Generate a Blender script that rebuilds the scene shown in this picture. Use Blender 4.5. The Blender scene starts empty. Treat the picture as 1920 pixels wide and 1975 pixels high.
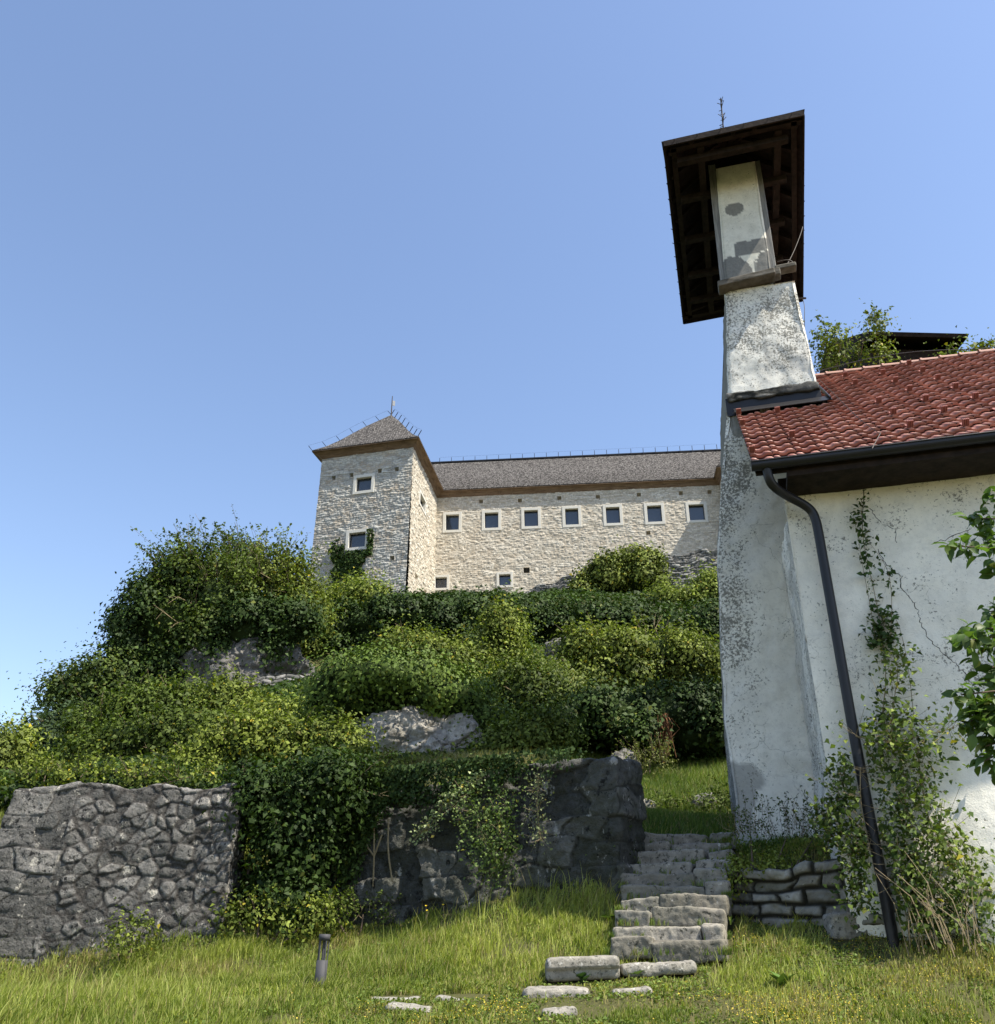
import bpy, math, random
import numpy as np
from mathutils import Vector

# ------------------------------------------------------------------ camera, world, sun
FPX = 1750.0; PITCH = math.radians(26.6); CP, SP = math.cos(PITCH), math.sin(PITCH)
scn = bpy.context.scene
COL = scn.collection
cam_d = bpy.data.cameras.new("camera"); cam = bpy.data.objects.new("camera", cam_d)
COL.objects.link(cam); scn.camera = cam
cam.location = (0, 0, 0); cam.rotation_euler = (math.radians(90) + PITCH, 0, 0)
cam_d.sensor_fit = 'HORIZONTAL'; cam_d.sensor_width = 36; cam_d.lens = 36 * FPX / 1920
cam_d.clip_start = 0.05; cam_d.clip_end = 3000
SUN_EL = math.radians(56.5); SUN_AZ = math.radians(29)      # azimuth: from +X towards -Y
SUN_DIR = Vector((math.cos(SUN_AZ) * math.cos(SUN_EL), -math.sin(SUN_AZ) * math.cos(SUN_EL), math.sin(SUN_EL)))
w = bpy.data.worlds.new("World"); scn.world = w; w.use_nodes = True
nt = w.node_tree; bg = nt.nodes['Background']
sky = nt.nodes.new('ShaderNodeTexSky'); sky.sky_type = 'NISHITA'; sky.sun_disc = False
sky.sun_elevation = SUN_EL; sky.sun_rotation = math.radians(90) + SUN_AZ
sky.air_density = 1.4; sky.dust_density = 1.35; sky.ozone_density = 5.5; sky.altitude = 1000
tint = nt.nodes.new('ShaderNodeMix'); tint.data_type = 'RGBA'; tint.blend_type = 'MULTIPLY'; tint.inputs[0].default_value = 1; tint.inputs[7].default_value = (1.10, .955, .89, 1)
nt.links.new(sky.outputs[0], tint.inputs[6]); nt.links.new(tint.outputs[2], bg.inputs[0]); bg.inputs[1].default_value = 0.15
sd = bpy.data.lights.new("sun", 'SUN'); sun = bpy.data.objects.new("sun", sd); COL.objects.link(sun)
sd.energy = 5.0; sd.angle = math.radians(0.5); sd.color = (1.0, 0.93, 0.80)
sun.rotation_euler = (-SUN_DIR).to_track_quat('-Z', 'Y').to_euler()
scn.view_settings.view_transform = 'Standard'; scn.view_settings.look = 'None'
scn.view_settings.exposure = 0.82; scn.view_settings.gamma = 1
scn.render.engine = 'CYCLES'
scn.cycles.max_bounces = 8; scn.cycles.diffuse_bounces = 3; scn.cycles.transparent_max_bounces = 6

# ------------------------------------------------------------------ helpers: where things stand
def ray(px, py):
    a = (px - 960) / FPX; b = (987.5 - py) / FPX
    return np.array((a, CP - b * SP, SP + b * CP))
def P(px, py, Y):
    r = ray(px, py); return r * (Y / r[1])
def Pz(px, py, z):
    r = ray(px, py); return r * (z / r[2])
def Pn(px, py, o, n):
    r = ray(px, py); return r * (np.dot(o, n) / np.dot(r, n))
def mpp(p):                                     # metres one photo pixel covers at a point
    return (p[1] * CP + p[2] * SP) / FPX
def hdir(azdeg):                                # horizontal unit vector, azimuth from +Y to +X
    a = math.radians(azdeg); return np.array((math.sin(a), math.cos(a), 0.0))
UP = np.array((0, 0, 1.0))
def unit(v):
    v = np.asarray(v, float); return v / (np.linalg.norm(v, axis=-1, keepdims=True) + 1e-12)

# ------------------------------------------------------------------ numpy noise
def _h(i, seed):
    i = i.astype(np.int64)
    h = (i[..., 0] * 73856093) ^ (i[..., 1] * 19349663) ^ (i[..., 2] * 83492791) ^ (seed * 2654435761)
    h = (h ^ (h >> 13)) * 1274126177 & 0x7fffffff
    h = (h ^ (h >> 15)) * 2246822519 & 0x7fffffff
    return ((h ^ (h >> 11)) & 0xffffff) / float(0xffffff)
def vnoise(p, seed=0):
    p = np.asarray(p, float); i = np.floor(p); f = p - i; f = f * f * (3 - 2 * f); r = 0
    for dx in (0, 1):
        for dy in (0, 1):
            for dz in (0, 1):
                wgt = (f[..., 0] if dx else 1 - f[..., 0]) * (f[..., 1] if dy else 1 - f[..., 1]) * (f[..., 2] if dz else 1 - f[..., 2])
                r = r + wgt * _h(i + np.array((dx, dy, dz)), seed)
    return r
def fbm(p, seed=0, o=4):
    p = np.asarray(p, float); r = 0; a = .5; t = 0
    for k in range(o):
        r = r + a * vnoise(p * 2 ** k, seed + k * 17); t += a; a *= .5
    return r / t
def worley(p, seed=0, jit=.9):
    p = np.asarray(p, float); i = np.floor(p); f1 = np.full(p.shape[:-1], 9.); f2 = f1.copy(); cid = np.zeros_like(f1)
    for dx in (-1, 0, 1):
        for dy in (-1, 0, 1):
            for dz in (-1, 0, 1):
                c = i + np.array((dx, dy, dz))
                q = c + .5 + jit * (np.stack((_h(c, seed + 1), _h(c, seed + 2), _h(c, seed + 3)), -1) - .5)
                d = np.linalg.norm(p - q, axis=-1); h = _h(c, seed + 4)
                m = d < f1
                f2 = np.where(m, f1, np.minimum(f2, d)); cid = np.where(m, h, cid); f1 = np.where(m, d, f1)
    return f1, f2, cid
def brick3(p, size, seed=0, warp=.25):
    """coursed stones: p (…,3) local metres, size (len, depth, height) -> edge distance (m), cell random"""
    s = np.array(size); q = p + (np.stack([fbm(p / s * .8, seed + k, 2) for k in range(3)], -1) - .5) * s * warp * 2
    row = np.floor(q[..., 2] / s[2]); z3 = np.stack((row, row * 0, row * 0), -1)
    off = _h(z3, seed) * s[0] * 3; cw = s[0] * (.7 + .7 * _h(z3, seed + 5))
    uu = (q[..., 0] + off) / cw; col = np.floor(uu)
    c = np.stack((row, col, row * 0), -1); sh = (_h(c, seed + 9) - .5) * .5; c2 = np.stack((row, col + 1, row * 0), -1)
    sh2 = (_h(c2, seed + 9) - .5) * .5
    fu = uu - col
    left = fu < sh; right = fu > 1 + sh2
    col = np.where(left, col - 1, np.where(right, col + 1, col))
    c = np.stack((row, col, row * 0), -1)
    e = np.minimum(np.abs(fu - sh), np.abs(fu - 1 - sh2)) * cw
    fv = q[..., 2] / s[2] - row
    e = np.minimum(e, np.minimum(fv, 1 - fv) * s[2])
    return e, _h(c, seed + 7)
def sstep(x, a, b):
    t = np.clip((x - a) / (b - a + 1e-9), 0, 1); return t * t * (3 - 2 * t)

# ------------------------------------------------------------------ mesh and object builders
def link(o, parent=None):
    COL.objects.link(o)
    if parent is not None: o.parent = parent
    return o
def mesh_np(name, V, F, mat, parent=None, attrs=None, uv=None, smooth=False):
    """V (n,3); F (m,k) or list of arrays of faces with equal k"""
    V = np.asarray(V, np.float32); me = bpy.data.meshes.new(name)
    Fs = F if isinstance(F, list) else [F]
    Fs = [np.asarray(f, np.int32) for f in Fs if len(f)]
    me.vertices.add(len(V)); me.vertices.foreach_set('co', V.ravel())
    loops = np.concatenate([f.ravel() for f in Fs]); tot = np.concatenate([np.full(len(f), f.shape[1], np.int32) for f in Fs])
    start = np.concatenate(([0], np.cumsum(tot)[:-1])).astype(np.int32)
    me.loops.add(len(loops)); me.loops.foreach_set('vertex_index', loops)
    me.polygons.add(len(tot)); me.polygons.foreach_set('loop_start', start); me.polygons.foreach_set('loop_total', tot)
    if smooth: me.polygons.foreach_set('use_smooth', np.ones(len(tot), bool))
    for k, a in (attrs or {}).items():
        a = np.asarray(a, np.float32)
        if a.ndim == 2:
            at = me.attributes.new(k, 'FLOAT_COLOR', 'POINT')
            if a.shape[1] == 3: a = np.concatenate((a, np.ones((len(a), 1), np.float32)), 1)
            at.data.foreach_set('color', a.ravel())
        else:
            at = me.attributes.new(k, 'FLOAT', 'POINT'); at.data.foreach_set('value', a)
    me.update(); me.validate()
    if mat is not None: me.materials.append(mat)
    return link(bpy.data.objects.new(name, me), parent)
class MB:
    def __init__(s): s.v = []; s.f = []; s.n = 0
    def add(s, V, F):
        s.v.append(np.asarray(V, float)); s.f += [tuple(int(i) + s.n for i in f) for f in F]; s.n += len(V)
    def obox(s, o, a, b, c):                    # oriented box from corner o with edge vectors a, b, c
        o, a, b, c = map(lambda x: np.asarray(x, float), (o, a, b, c))
        V = [o, o + a, o + a + b, o + b, o + c, o + a + c, o + a + b + c, o + b + c]
        s.add(V, [(0, 3, 2, 1), (4, 5, 6, 7), (0, 1, 5, 4), (1, 2, 6, 5), (2, 3, 7, 6), (3, 0, 4, 7)])
    def beam(s, p, q, w, h, up=UP):             # rectangular beam between p and q
        p, q = np.asarray(p, float), np.asarray(q, float); d = q - p
        x = unit(np.cross(d, up)); y = unit(np.cross(x, d))
        s.obox(p - x * w / 2 - y * h / 2, d, x * w, y * h)
    def tube(s, pts, r, n=8, cap=True):
        pts = np.asarray(pts, float); R = np.broadcast_to(np.asarray(r, float), (len(pts),))
        V = []; prev = None
        for i, p in enumerate(pts):
            t = unit(pts[min(i + 1, len(pts) - 1)] - pts[max(i - 1, 0)])
            if prev is None:
                a = np.cross(t, UP if abs(t[2]) < .9 else (1, 0, 0)); a = unit(a)
            else: a = unit(prev - t * np.dot(prev, t))
            prev = a; b = np.cross(t, a)
            for k in range(n):
                an = 2 * math.pi * k / n; V.append(p + R[i] * (math.cos(an) * a + math.sin(an) * b))
        F = [(i * n + k, i * n + (k + 1) % n, (i + 1) * n + (k + 1) % n, (i + 1) * n + k) for i in range(len(pts) - 1) for k in range(n)]
        if cap: F += [tuple(range(n - 1, -1, -1)), tuple((len(pts) - 1) * n + k for k in range(n))]
        s.add(V, F)
    def build(s, name, mat, parent=None, smooth=False, bevel=0):
        me = bpy.data.meshes.new(name)
        me.from_pydata([tuple(x) for x in np.concatenate(s.v)], [], s.f); me.validate(); me.update()
        if smooth: me.polygons.foreach_set('use_smooth', [True] * len(me.polygons))
        if mat is not None: me.materials.append(mat)
        o = link(bpy.data.objects.new(name, me), parent)
        if bevel:
            m = o.modifiers.new('bevel', 'BEVEL'); m.width = bevel; m.segments = 2; m.limit_method = 'ANGLE'
        return o
def tag(o, label=None, cat=None, group=None, kind=None):
    if label: o['label'] = label
    if cat: o['category'] = cat
    if group: o['group'] = group
    if kind: o['kind'] = kind
    return o
def thing(name, label, cat, group=None, loc=(0, 0, 0)):
    o = bpy.data.objects.new(name, None); o.location = loc; link(o); o.empty_display_size = .3
    return tag(o, label, cat, group)
def grid_faces(nu, nv):
    i = np.arange(nu - 1)[:, None] * nv + np.arange(nv - 1)[None]
    return np.stack((i, i + nv, i + nv + 1, i + 1), -1)

# ------------------------------------------------------------------ materials
class Mat:
    def __init__(s, name, rough=.9, spec=.25):
        s.m = bpy.data.materials.new(name); s.m.use_nodes = True; s.t = s.m.node_tree; s.N = s.t.nodes; s.L = s.t.links
        s.b = s.N['Principled BSDF']; s.b.inputs['Roughness'].default_value = rough
        s.b.inputs['Specular IOR Level'].default_value = spec
    def tc(s, kind='Object'): n = s.N.new('ShaderNodeTexCoord'); return n.outputs[kind]
    def mapping(s, v, sc=(1, 1, 1)):
        n = s.N.new('ShaderNodeMapping'); n.inputs['Scale'].default_value = sc; s.L.new(v, n.inputs[0]); return n.outputs[0]
    def noise(s, v, scale, detail=4, rough=.55, dist=0):
        n = s.N.new('ShaderNodeTexNoise'); n.inputs['Scale'].default_value = scale; n.inputs['Detail'].default_value = detail
        n.inputs['Roughness'].default_value = rough; n.inputs['Distortion'].default_value = dist; s.L.new(v, n.inputs['Vector']); return n.outputs[0]
    def noisec(s, v, scale, detail=2):
        n = s.N.new('ShaderNodeTexNoise'); n.inputs['Scale'].default_value = scale; n.inputs['Detail'].default_value = detail
        s.L.new(v, n.inputs['Vector']); return n.outputs[1]
    def voro(s, v, scale, feat='F1', out=0):
        n = s.N.new('ShaderNodeTexVoronoi'); n.feature = feat; n.inputs['Scale'].default_value = scale; s.L.new(v, n.inputs['Vector']); return n.outputs[out]
    def ramp(s, f, stops):
        n = s.N.new('ShaderNodeValToRGB'); e = n.color_ramp.elements
        while len(e) < len(stops): e.new(.5)
        for el, (p, c) in zip(e, stops):
            el.position = p; el.color = (c, c, c, 1) if isinstance(c, (int, float)) else (*c, 1)
        s.L.new(f, n.inputs[0]); return n.outputs[0]
    def mix(s, f, a, b, mode='MIX'):
        n = s.N.new('ShaderNodeMix'); n.data_type = 'RGBA'; n.blend_type = mode
        for i, x in ((0, f), (6, a), (7, b)):
            if isinstance(x, (int, float)): n.inputs[i].default_value = x if i == 0 else (x, x, x, 1)
            elif isinstance(x, tuple): n.inputs[i].default_value = (*x, 1)
            else: s.L.new(x, n.inputs[i])
        return n.outputs[2]
    def math(s, op, a, b=0.0, clamp=False):
        n = s.N.new('ShaderNodeMath'); n.operation = op; n.use_clamp = clamp
        for i, x in enumerate((a, b)):
            if isinstance(x, (int, float)): n.inputs[i].default_value = x
            else: s.L.new(x, n.inputs[i])
        return n.outputs[0]
    def attr(s, name, fac=True):
        n = s.N.new('ShaderNodeAttribute'); n.attribute_name = name; return n.outputs['Fac' if fac else 'Color']
    def col(s, c):
        if isinstance(c, tuple): s.b.inputs['Base Color'].default_value = (*c, 1)
        else: s.L.new(c, s.b.inputs['Base Color'])
        return s
    def bump(s, h, strength=.5, dist=.02):
        n = s.N.new('ShaderNodeBump'); n.inputs['Strength'].default_value = strength; n.inputs['Distance'].default_value = dist
        s.L.new(h, n.inputs['Height']); s.L.new(n.outputs[0], s.b.inputs['Normal']); return s

def stone_mat(name, stops, mortar, blotch=(.5, .5, .5), blotch_amt=.3, fine=.012, edge=(.01, .03), tint=None, specks=None, lichen=None, scale=1.):
    m = Mat(name, .92, .2); v = m.tc(); cell = m.attr('cell'); ed = m.attr('edge')
    base = m.ramp(cell, stops)
    n1 = m.noise(v, 9 * scale, 6, .65); base = m.mix(m.ramp(n1, [(.3, .0), (.7, 1.)]), m.mix(1., base, (.62, .62, .62), 'MULTIPLY'), m.mix(1., base, (1.25, 1.25, 1.22), 'MULTIPLY'))
    nb = m.noise(v, 1.3 * scale, 5, .6); base = m.mix(m.math('MULTIPLY', m.ramp(nb, [(.45, 0.), (.62, 1.)]), blotch_amt), base, blotch)
    if specks:
        sp = m.noise(v, specks[1], 5, .75); base = m.mix(m.ramp(sp, [(specks[2], 0.), (specks[2] + .08, 1.)]), base, specks[0])
    if lichen:
        sp = m.noise(m.mapping(v, lichen[3] if len(lichen) > 3 else (1, 1, 1)), lichen[1], 6, .7); base = m.mix(m.ramp(sp, [(lichen[2], 0.), (lichen[2] + .05, 1.)]), base, lichen[0])
    if tint: base = m.mix(m.ramp(m.noise(v, .35, 3), [(.4, 0.), (.7, 1.)]), base, m.mix(1., base, tint, 'MULTIPLY'))
    base = m.mix(m.ramp(ed, [(edge[0], 1.), (edge[1], 0.)]), base, mortar)
    m.col(base); m.bump(m.mix(.5, m.noise(v, 26 * scale, 6, .7), m.noise(v, 7 * scale, 4, .6)), .9, fine * 2.2); return m.m

def leaf_mat(name, rough=.5, trans=.35, spec=.35):
    m = Mat(name, rough, spec); c = m.attr('Col', False); m.col(c)
    tr = m.N.new('ShaderNodeBsdfTranslucent'); m.L.new(m.mix(1., c, (1.5, 1.75, .7), 'MULTIPLY'), tr.inputs[0])
    ms = m.N.new('ShaderNodeMixShader'); ms.inputs[0].default_value = trans
    m.L.new(m.b.outputs[0], ms.inputs[1]); m.L.new(tr.outputs[0], ms.inputs[2]); m.L.new(ms.outputs[0], m.N['Material Output'].inputs[0])
    return m.m
LEAF = leaf_mat('leaf_foliage', .6, .18, .15); IVY = leaf_mat('leaf_ivy', .6, .08, .15); GRASSM = leaf_mat('grass_blades', .6, .35, .25)
BIGLEAF = leaf_mat('leaf_broad', .5, .3, .3)
def bark(name, c):
    m = Mat(name, .9, .2); v = m.tc(); m.col(m.mix(m.noise(v, 12, 4), tuple(x * .5 for x in c), c)); m.bump(m.noise(v, 30, 4), .6, .01); return m.m
BARK = bark('bark', (.16, .12, .085)); STEM = bark('dry_stem', (.34, .27, .16))
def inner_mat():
    m = Mat('crown_shade', 1., .05); m.col(m.mix(m.noise(m.tc(), 6, 4), (.016, .026, .008), (.032, .048, .015))); return m.m  # near-black green that paints the shade inside the crowns
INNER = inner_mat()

# ------------------------------------------------------------------ foliage
def leaf_object(name, pts, nrm, size, col, mat, rng, parent=None, aspect=.62, droop=.35, fold=.18, tip=None):
    n = len(pts); nrm = unit(nrm); r = rng.normal(size=(n, 3)); r[:, 2] -= droop
    if tip is not None: r = r * .5 + tip
    t = unit(r - nrm * np.sum(r * nrm, 1, keepdims=True)); s = np.cross(nrm, t); size = np.broadcast_to(size, (n,))[:, None]
    b = pts - t * size * .5; tp = pts + t * size * .5 - nrm * size * .12
    l = pts + s * size * aspect * .5 + nrm * size * fold - t * size * .05; rr = pts - s * size * aspect * .5 + nrm * size * fold - t * size * .05
    V = np.stack((b, rr, tp, l), 1).reshape(-1, 3); F = np.arange(4 * n).reshape(-1, 4)
    return mesh_np(name, V, F, mat, parent, {'Col': np.repeat(col, 4, 0)})
def leaf_cols(rng, n, a, b, pos=None, yellow=.0, seed=0, vary=.35):
    t = rng.random(n)
    if pos is not None: t = np.clip(.5 * t + .9 * fbm(pos * 1.1, seed, 3) - .2, 0, 1)
    c = np.array(a)[None] * (1 - t[:, None]) + np.array(b)[None] * t[:, None]
    c = c * (1 + vary * (rng.random((n, 1)) - .5) * 2)
    if yellow: m = rng.random(n) < yellow; c[m] = c[m] * np.array((2.0, 1.35, .8))
    return np.clip(c, .003, 1)
_t = (1 + 5 ** .5) / 2
def blob_object(name, c, rad, mat, parent=None, seed=0, amp=.25, freq=1.5, n=40, cut=None, fr=None, attrs=True, smooth=True):
    """closed lumpy ellipsoid"""
    th = np.linspace(0, 2 * np.pi, n * 2, endpoint=False); ph = np.linspace(0.02, np.pi - .02, n)
    T, Pp = np.meshgrid(th, ph, indexing='ij'); d = np.stack((np.sin(Pp) * np.cos(T), np.sin(Pp) * np.sin(T), np.cos(Pp)), -1).reshape(-1, 3)
    rr = np.array(rad); q = d * rr; k = 1 + amp * 2 * (fbm(q * freq / rr.max() + seed * 3.1, seed, 4) - .5)
    if fr is not None: k = k + fr(q + c, d)
    if attrs:                                   # fractured blocks
        for s_, a_ in ((rr.max() * .34, .10), (rr.max() * .14, .045)):
            w1, w2, wc = worley(q / s_ + seed + (fbm(q / s_, seed, 2)[:, None] - .5) * .6, seed + 5); k = k + (.05 if s_ < rr.max() * .2 else 0) * (fbm(q * 9 / rr.max(), seed + 2, 4) - .5) + a_ * (wc - .5) * sstep(w2 - w1, 0, .12) - a_ * .5 * (1 - sstep(w2 - w1, 0, .08))
    V = np.asarray(c) + q * k[:, None]; i = np.arange(len(V)).reshape(2 * n, n)
    j = np.concatenate((i, i[:1])); F = np.stack((j[:-1, :-1], j[:-1, 1:], j[1:, 1:], j[1:, :-1]), -1).reshape(-1, 4)
    e = worley(V * .9, seed) if attrs else None
    return mesh_np(name, V, F, mat, parent, {'edge': (e[1] - e[0]) * .3, 'cell': e[2]} if attrs else None, smooth=smooth)
def clumps(rng, ells, density, leaf, cl_r, per, zmin=-.45, up=.5, rnd=.55, surf=.85, front=True, lump=.9):
    """points and normals of leaves in clumps on the outer shell of ellipsoids [(c, rad)]"""
    PP, NN, CC = [], [], []
    for c, rad in ells:
        c, rad = np.asarray(c, float), np.asarray(rad, float)
        area = 4 * math.pi * (((rad[0] * rad[1]) ** 1.6 + (rad[0] * rad[2]) ** 1.6 + (rad[1] * rad[2]) ** 1.6) / 3) ** (1 / 1.6)
        k = max(6, int(area * density / per)); d = unit(rng.normal(size=(k * 3, 3))); d = d[d[:, 2] > zmin]
        if front:                               # keep the far side thin: half the clumps there
            keep = (d[:, 1] < .45) | (rng.random(len(d)) < .4); d = d[keep]
        d = d[:k]
        bump = 1 + .5 * (fbm(d * 2.3 + rng.random() * 50, 3, 3) - .5) * 2
        cc = c + d * rad * (surf + (1 - surf) * 1.6 * rng.random((len(d), 1))) * bump[:, None]
        keep = np.ones(len(cc), bool)
        for c2, r2 in ells:
            if c2 is c or np.allclose(c2, c): continue
            keep &= np.sum(((cc - c2) / (np.asarray(r2) * .72)) ** 2, 1) > 1
        cc, d = cc[keep], d[keep]; nd = unit(d / rad)
        m = rng.integers(int(per * .5), int(per * 1.5) + 1, len(cc)); idx = np.repeat(np.arange(len(cc)), m)
        off = rng.normal(size=(len(idx), 3)) * cl_r * (.6 + .8 * rng.random((len(cc), 1)))[idx]
        off -= nd[idx] * np.sum(off * nd[idx], 1, keepdims=True) * .45
        PP.append(cc[idx] + off); NN.append(nd[idx] * .9 + UP * up * .3 + rng.normal(size=off.shape) * rnd * .6 + unit(off) * lump)
    return np.concatenate(PP), np.concatenate(NN)
def shoots(rng, bases, dirs, length, leaf, n, spread=.12, bend=.3):
    PP, NN, lines = [], [], []
    for b, d in zip(bases, dirs):
        L = length * (.5 + rng.random()); t = (np.arange(n) + rng.random(n)) / n; d = unit(d)
        bd = unit(rng.normal(size=3) * .4 + np.array((0, 0, -1.)))
        p = b + d * L * t[:, None] + bd * bend * L * (t ** 2)[:, None]
        lines.append(np.array([b, b + d * L * .5 + bd * bend * L * .25, b + d * L + bd * bend * L]))
        p = p + rng.normal(size=p.shape) * leaf * 1.1 * (1.2 - t[:, None])
        PP.append(p); NN.append(UP * .7 + rng.normal(size=p.shape) * .6 + d * .2)
    return np.concatenate(PP), np.concatenate(NN), lines
def bush(name, label, cat, spec, Y, leaf, dens, ca, cb, seed, trunk='stem', shoot=0, shoot_len=.6, up=.5, group=None, mat=None,
         yellow=.02, cl=3.0, per=55, droop=.3, zmin=-.45, shoot_dir=None, inner=.72, dy=None, trunk_to=None, rnd=.55, core=True, lobes=15, lobe_r=.32, lump=1.0):
    """spec: list of (px, py, rx_px, ry_px[, dY]) ellipsoids as seen in the photo, given real size at their own depth"""
    rng = np.random.default_rng(seed); ells = []
    for s in spec:
        c = P(s[0], s[1], Y + (s[4] if len(s) > 4 else 0)); k = mpp(c); rx, rz = s[2] * k, s[3] * k
        ells.append((c, np.array((rx, dy if dy else min(max(rx, rz) * .8, 3.2), rz))))
    root = thing(name, label, cat, group)
    subs = []
    if lobes and core:
        for c, r in ells:
            d = unit(rng.normal(size=(lobes * 4, 3))); d = d[(d[:, 2] > zmin) & (d[:, 1] < .5)][:lobes]
            for q in d:
                k = lobe_r * (.7 + .6 * rng.random()); subs.append((c + q * r * (1.04 - k * .5), r * k * np.array((1, 1, .85 + .3 * rng.random()))))
        core_e = [(c, r * .84) for c, r in ells]
        pts, nr = clumps(rng, subs, dens * 1.1, leaf, leaf * cl, per, -.12, up, rnd, surf=.9, lump=lump); p2, n2 = clumps(rng, core_e, dens * .42, leaf, leaf * cl, per, zmin, up, rnd, lump=lump)
        pts, nr = np.concatenate((pts, p2)), np.concatenate((nr, n2))
    else: pts, nr = clumps(rng, ells, dens, leaf, leaf * cl, per, zmin, up, rnd, lump=lump)
    if shoot:
        B, D = [], []
        for _ in range(shoot):
            c, r = ells[rng.integers(len(ells))]; d = unit(rng.normal(size=3)); d[2] = abs(d[2]) * 1.1 + .15; d[1] = d[1] * .6 - .2; d = unit(d)
            B.append(c + d * r * .85); D.append(unit(d * np.array((.8, .6, 1)) + (UP * .5 if shoot_dir is None else np.array(shoot_dir))))
        sp, sn, lines = shoots(rng, np.array(B), D, shoot_len, leaf, 22)
        pts = np.concatenate((pts, sp)); nr = np.concatenate((nr, sn))
    size = leaf * (.45 + 1.1 * rng.random(len(pts)) ** 1.4)
    leaf_object('foliage', pts, nr, size, leaf_cols(rng, len(pts), ca, cb, pts, yellow, seed), mat or LEAF, rng, root, droop=droop)
    if core:
        for i, (c, r) in enumerate(ells): blob_object('shade_core', c, r * inner, INNER, root, seed + i, .3, 2, 14, attrs=False)  # added solid core, its dark colour stands in for shade between the lobes
    mb = MB(); c, r = ells[0]; b0 = np.array((c[0], c[1], ground_z1(c[0], c[1]) - .3))
    for i, (c, r) in enumerate(ells):
        top = c + np.array((0, 0, r[2] * .6)); mid = (b0 + top) / 2 + rng.normal(size=3) * .1 * r[2]
        k = max(.02, min(.14, .035 * r[2])); mb.tube([b0 + rng.normal(size=3) * .05, mid, top], [k * 1.6, k, k * .3], 6)
    if shoot:
        for l in lines[:120]: mb.tube(l, [leaf * .09, leaf * .06, leaf * .03], 3, False)
        for _ in range(min(12, max(3, shoot // 6))):      # bare twigs standing out of the leaves
            tw = MB(); c, r = ells[rng.integers(len(ells))]; d = unit(rng.normal(size=3) + np.array((0, -.5, .7))); b = c + d * r * .8; L = shoot_len * (.5 + .7 * rng.random()); q = b + d * L; e_ = rng.normal(size=3) * L * .12
            tw.tube([b, (b + q) / 2 + e_, q], [leaf * .11, leaf * .08, leaf * .03], 3, False)
            for s_ in (.45, .7): p_ = b + (q - b) * s_ + e_ * .8; tw.tube([p_, p_ + unit(d + rng.normal(size=3) * .7) * L * .3], leaf * .04, 3, False)
            tw.build('twig', STEM, root)
    mb.build(trunk, BARK, root, True)
    return root, ells

# ------------------------------------------------------------------ terrain
CTRL = [(-300, 1960, 8.7), (20, 1965, 8.7), (500, 1968, 8.7), (960, 1970, 8.7), (1500, 1970, 8.7), (1900, 1975, 8.7), (2300, 1975, 8.4),
        (617, 1912, 10.3), (100, 1935, 10.6), (-200, 1940, 10.6), (-300, 1900, 13.2), (50, 1893, 13.2), (250, 1855, 13.2), (470, 1818, 13.3),
        (640, 1792, 14.6), (780, 1775, 14.0), (900, 1748, 13.5), (1050, 1718, 12.9), (1150, 1702, 12.5), (1170, 1770, 12.0), (1160, 1850, 11.2),
        (1000, 1800, 11.9), (1040, 1885, 10.6), (850, 1850, 11.5), (800, 1922, 9.9), (1000, 1925, 9.8), (1200, 1912, 9.9), (1290, 1845, 11.35),
        (1430, 1800, 11.4), (1560, 1815, 10.9), (1700, 1850, 10.6), (1850, 1885, 9.9), (2000, 1910, 9.5), (2300, 1910, 9.5), (1400, 1880, 10.3),
        (1450, 1652, 12.9), (1560, 1645, 12.3), (1640, 1655, 11.8), (1500, 1635, 13.2),
        # under and beside the stairs
        (1290, 1760, 12.3), (1300, 1690, 13.2), (1300, 1625, 14.2),
        # bank above the stairs
        (1210, 1603, 14.6), (1300, 1596, 14.7), (1400, 1590, 14.7), (1210, 1600, 17.5), (1300, 1594, 17.5), (1400, 1590, 17.5), (1210, 1592, 20.3), (1300, 1584, 20.3), (1400, 1578, 20.3), (1480, 1575, 20.3), (1200, 1555, 20.9), (1300, 1548, 21.0), (1400, 1545, 21.0), (1480, 1545, 21), (1300, 1502, 23.0), (1195, 1500, 23.0), (1400, 1488, 23.2), (1500, 1480, 23.2),
        (1300, 1470, 25.0), (1200, 1462, 25.0), (1400, 1470, 25.0),
        # above the walls
        (-300, 1560, 15.5), (0, 1556, 15.0), (200, 1552, 15.0), (420, 1552, 15.0), (560, 1540, 16.4), (700, 1525, 16.2), (850, 1510, 15.6), (1000, 1500, 15.0), (1130, 1490, 14.4),
        (0, 1545, 22), (-400, 1560, 26), (150, 1520, 24), (0, 1530, 45), (-500, 1560, 60), (150, 1500, 40), (300, 1470, 25), (300, 1370, 37), (330, 1320, 42),
        (500, 1470, 22), (500, 1400, 31), (520, 1330, 40), (420, 1220, 47), (560, 1190, 54), (640, 1475, 19), (800, 1470, 20.0), (950, 1455, 20),
        (800, 1350, 26), (800, 1290, 36), (800, 1275, 45), (800, 1170, 50.5), (800, 1160, 57), (620, 1185, 57), (640, 1280, 46),
        (1100, 1455, 24.5), (1100, 1350, 29), (1100, 1290, 36), (1100, 1270, 45), (1100, 1170, 50.5), (1100, 1150, 57),
        (1350, 1450, 25.5), (1350, 1345, 29), (1350, 1285, 38), (1350, 1265, 45), (1350, 1175, 50.5), (1350, 1150, 57),
        (1800, 1420, 30), (1800, 1270, 40), (2000, 1150, 60), (2600, 1200, 60)]
_cp = np.array([P(*c) for c in CTRL])
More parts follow.
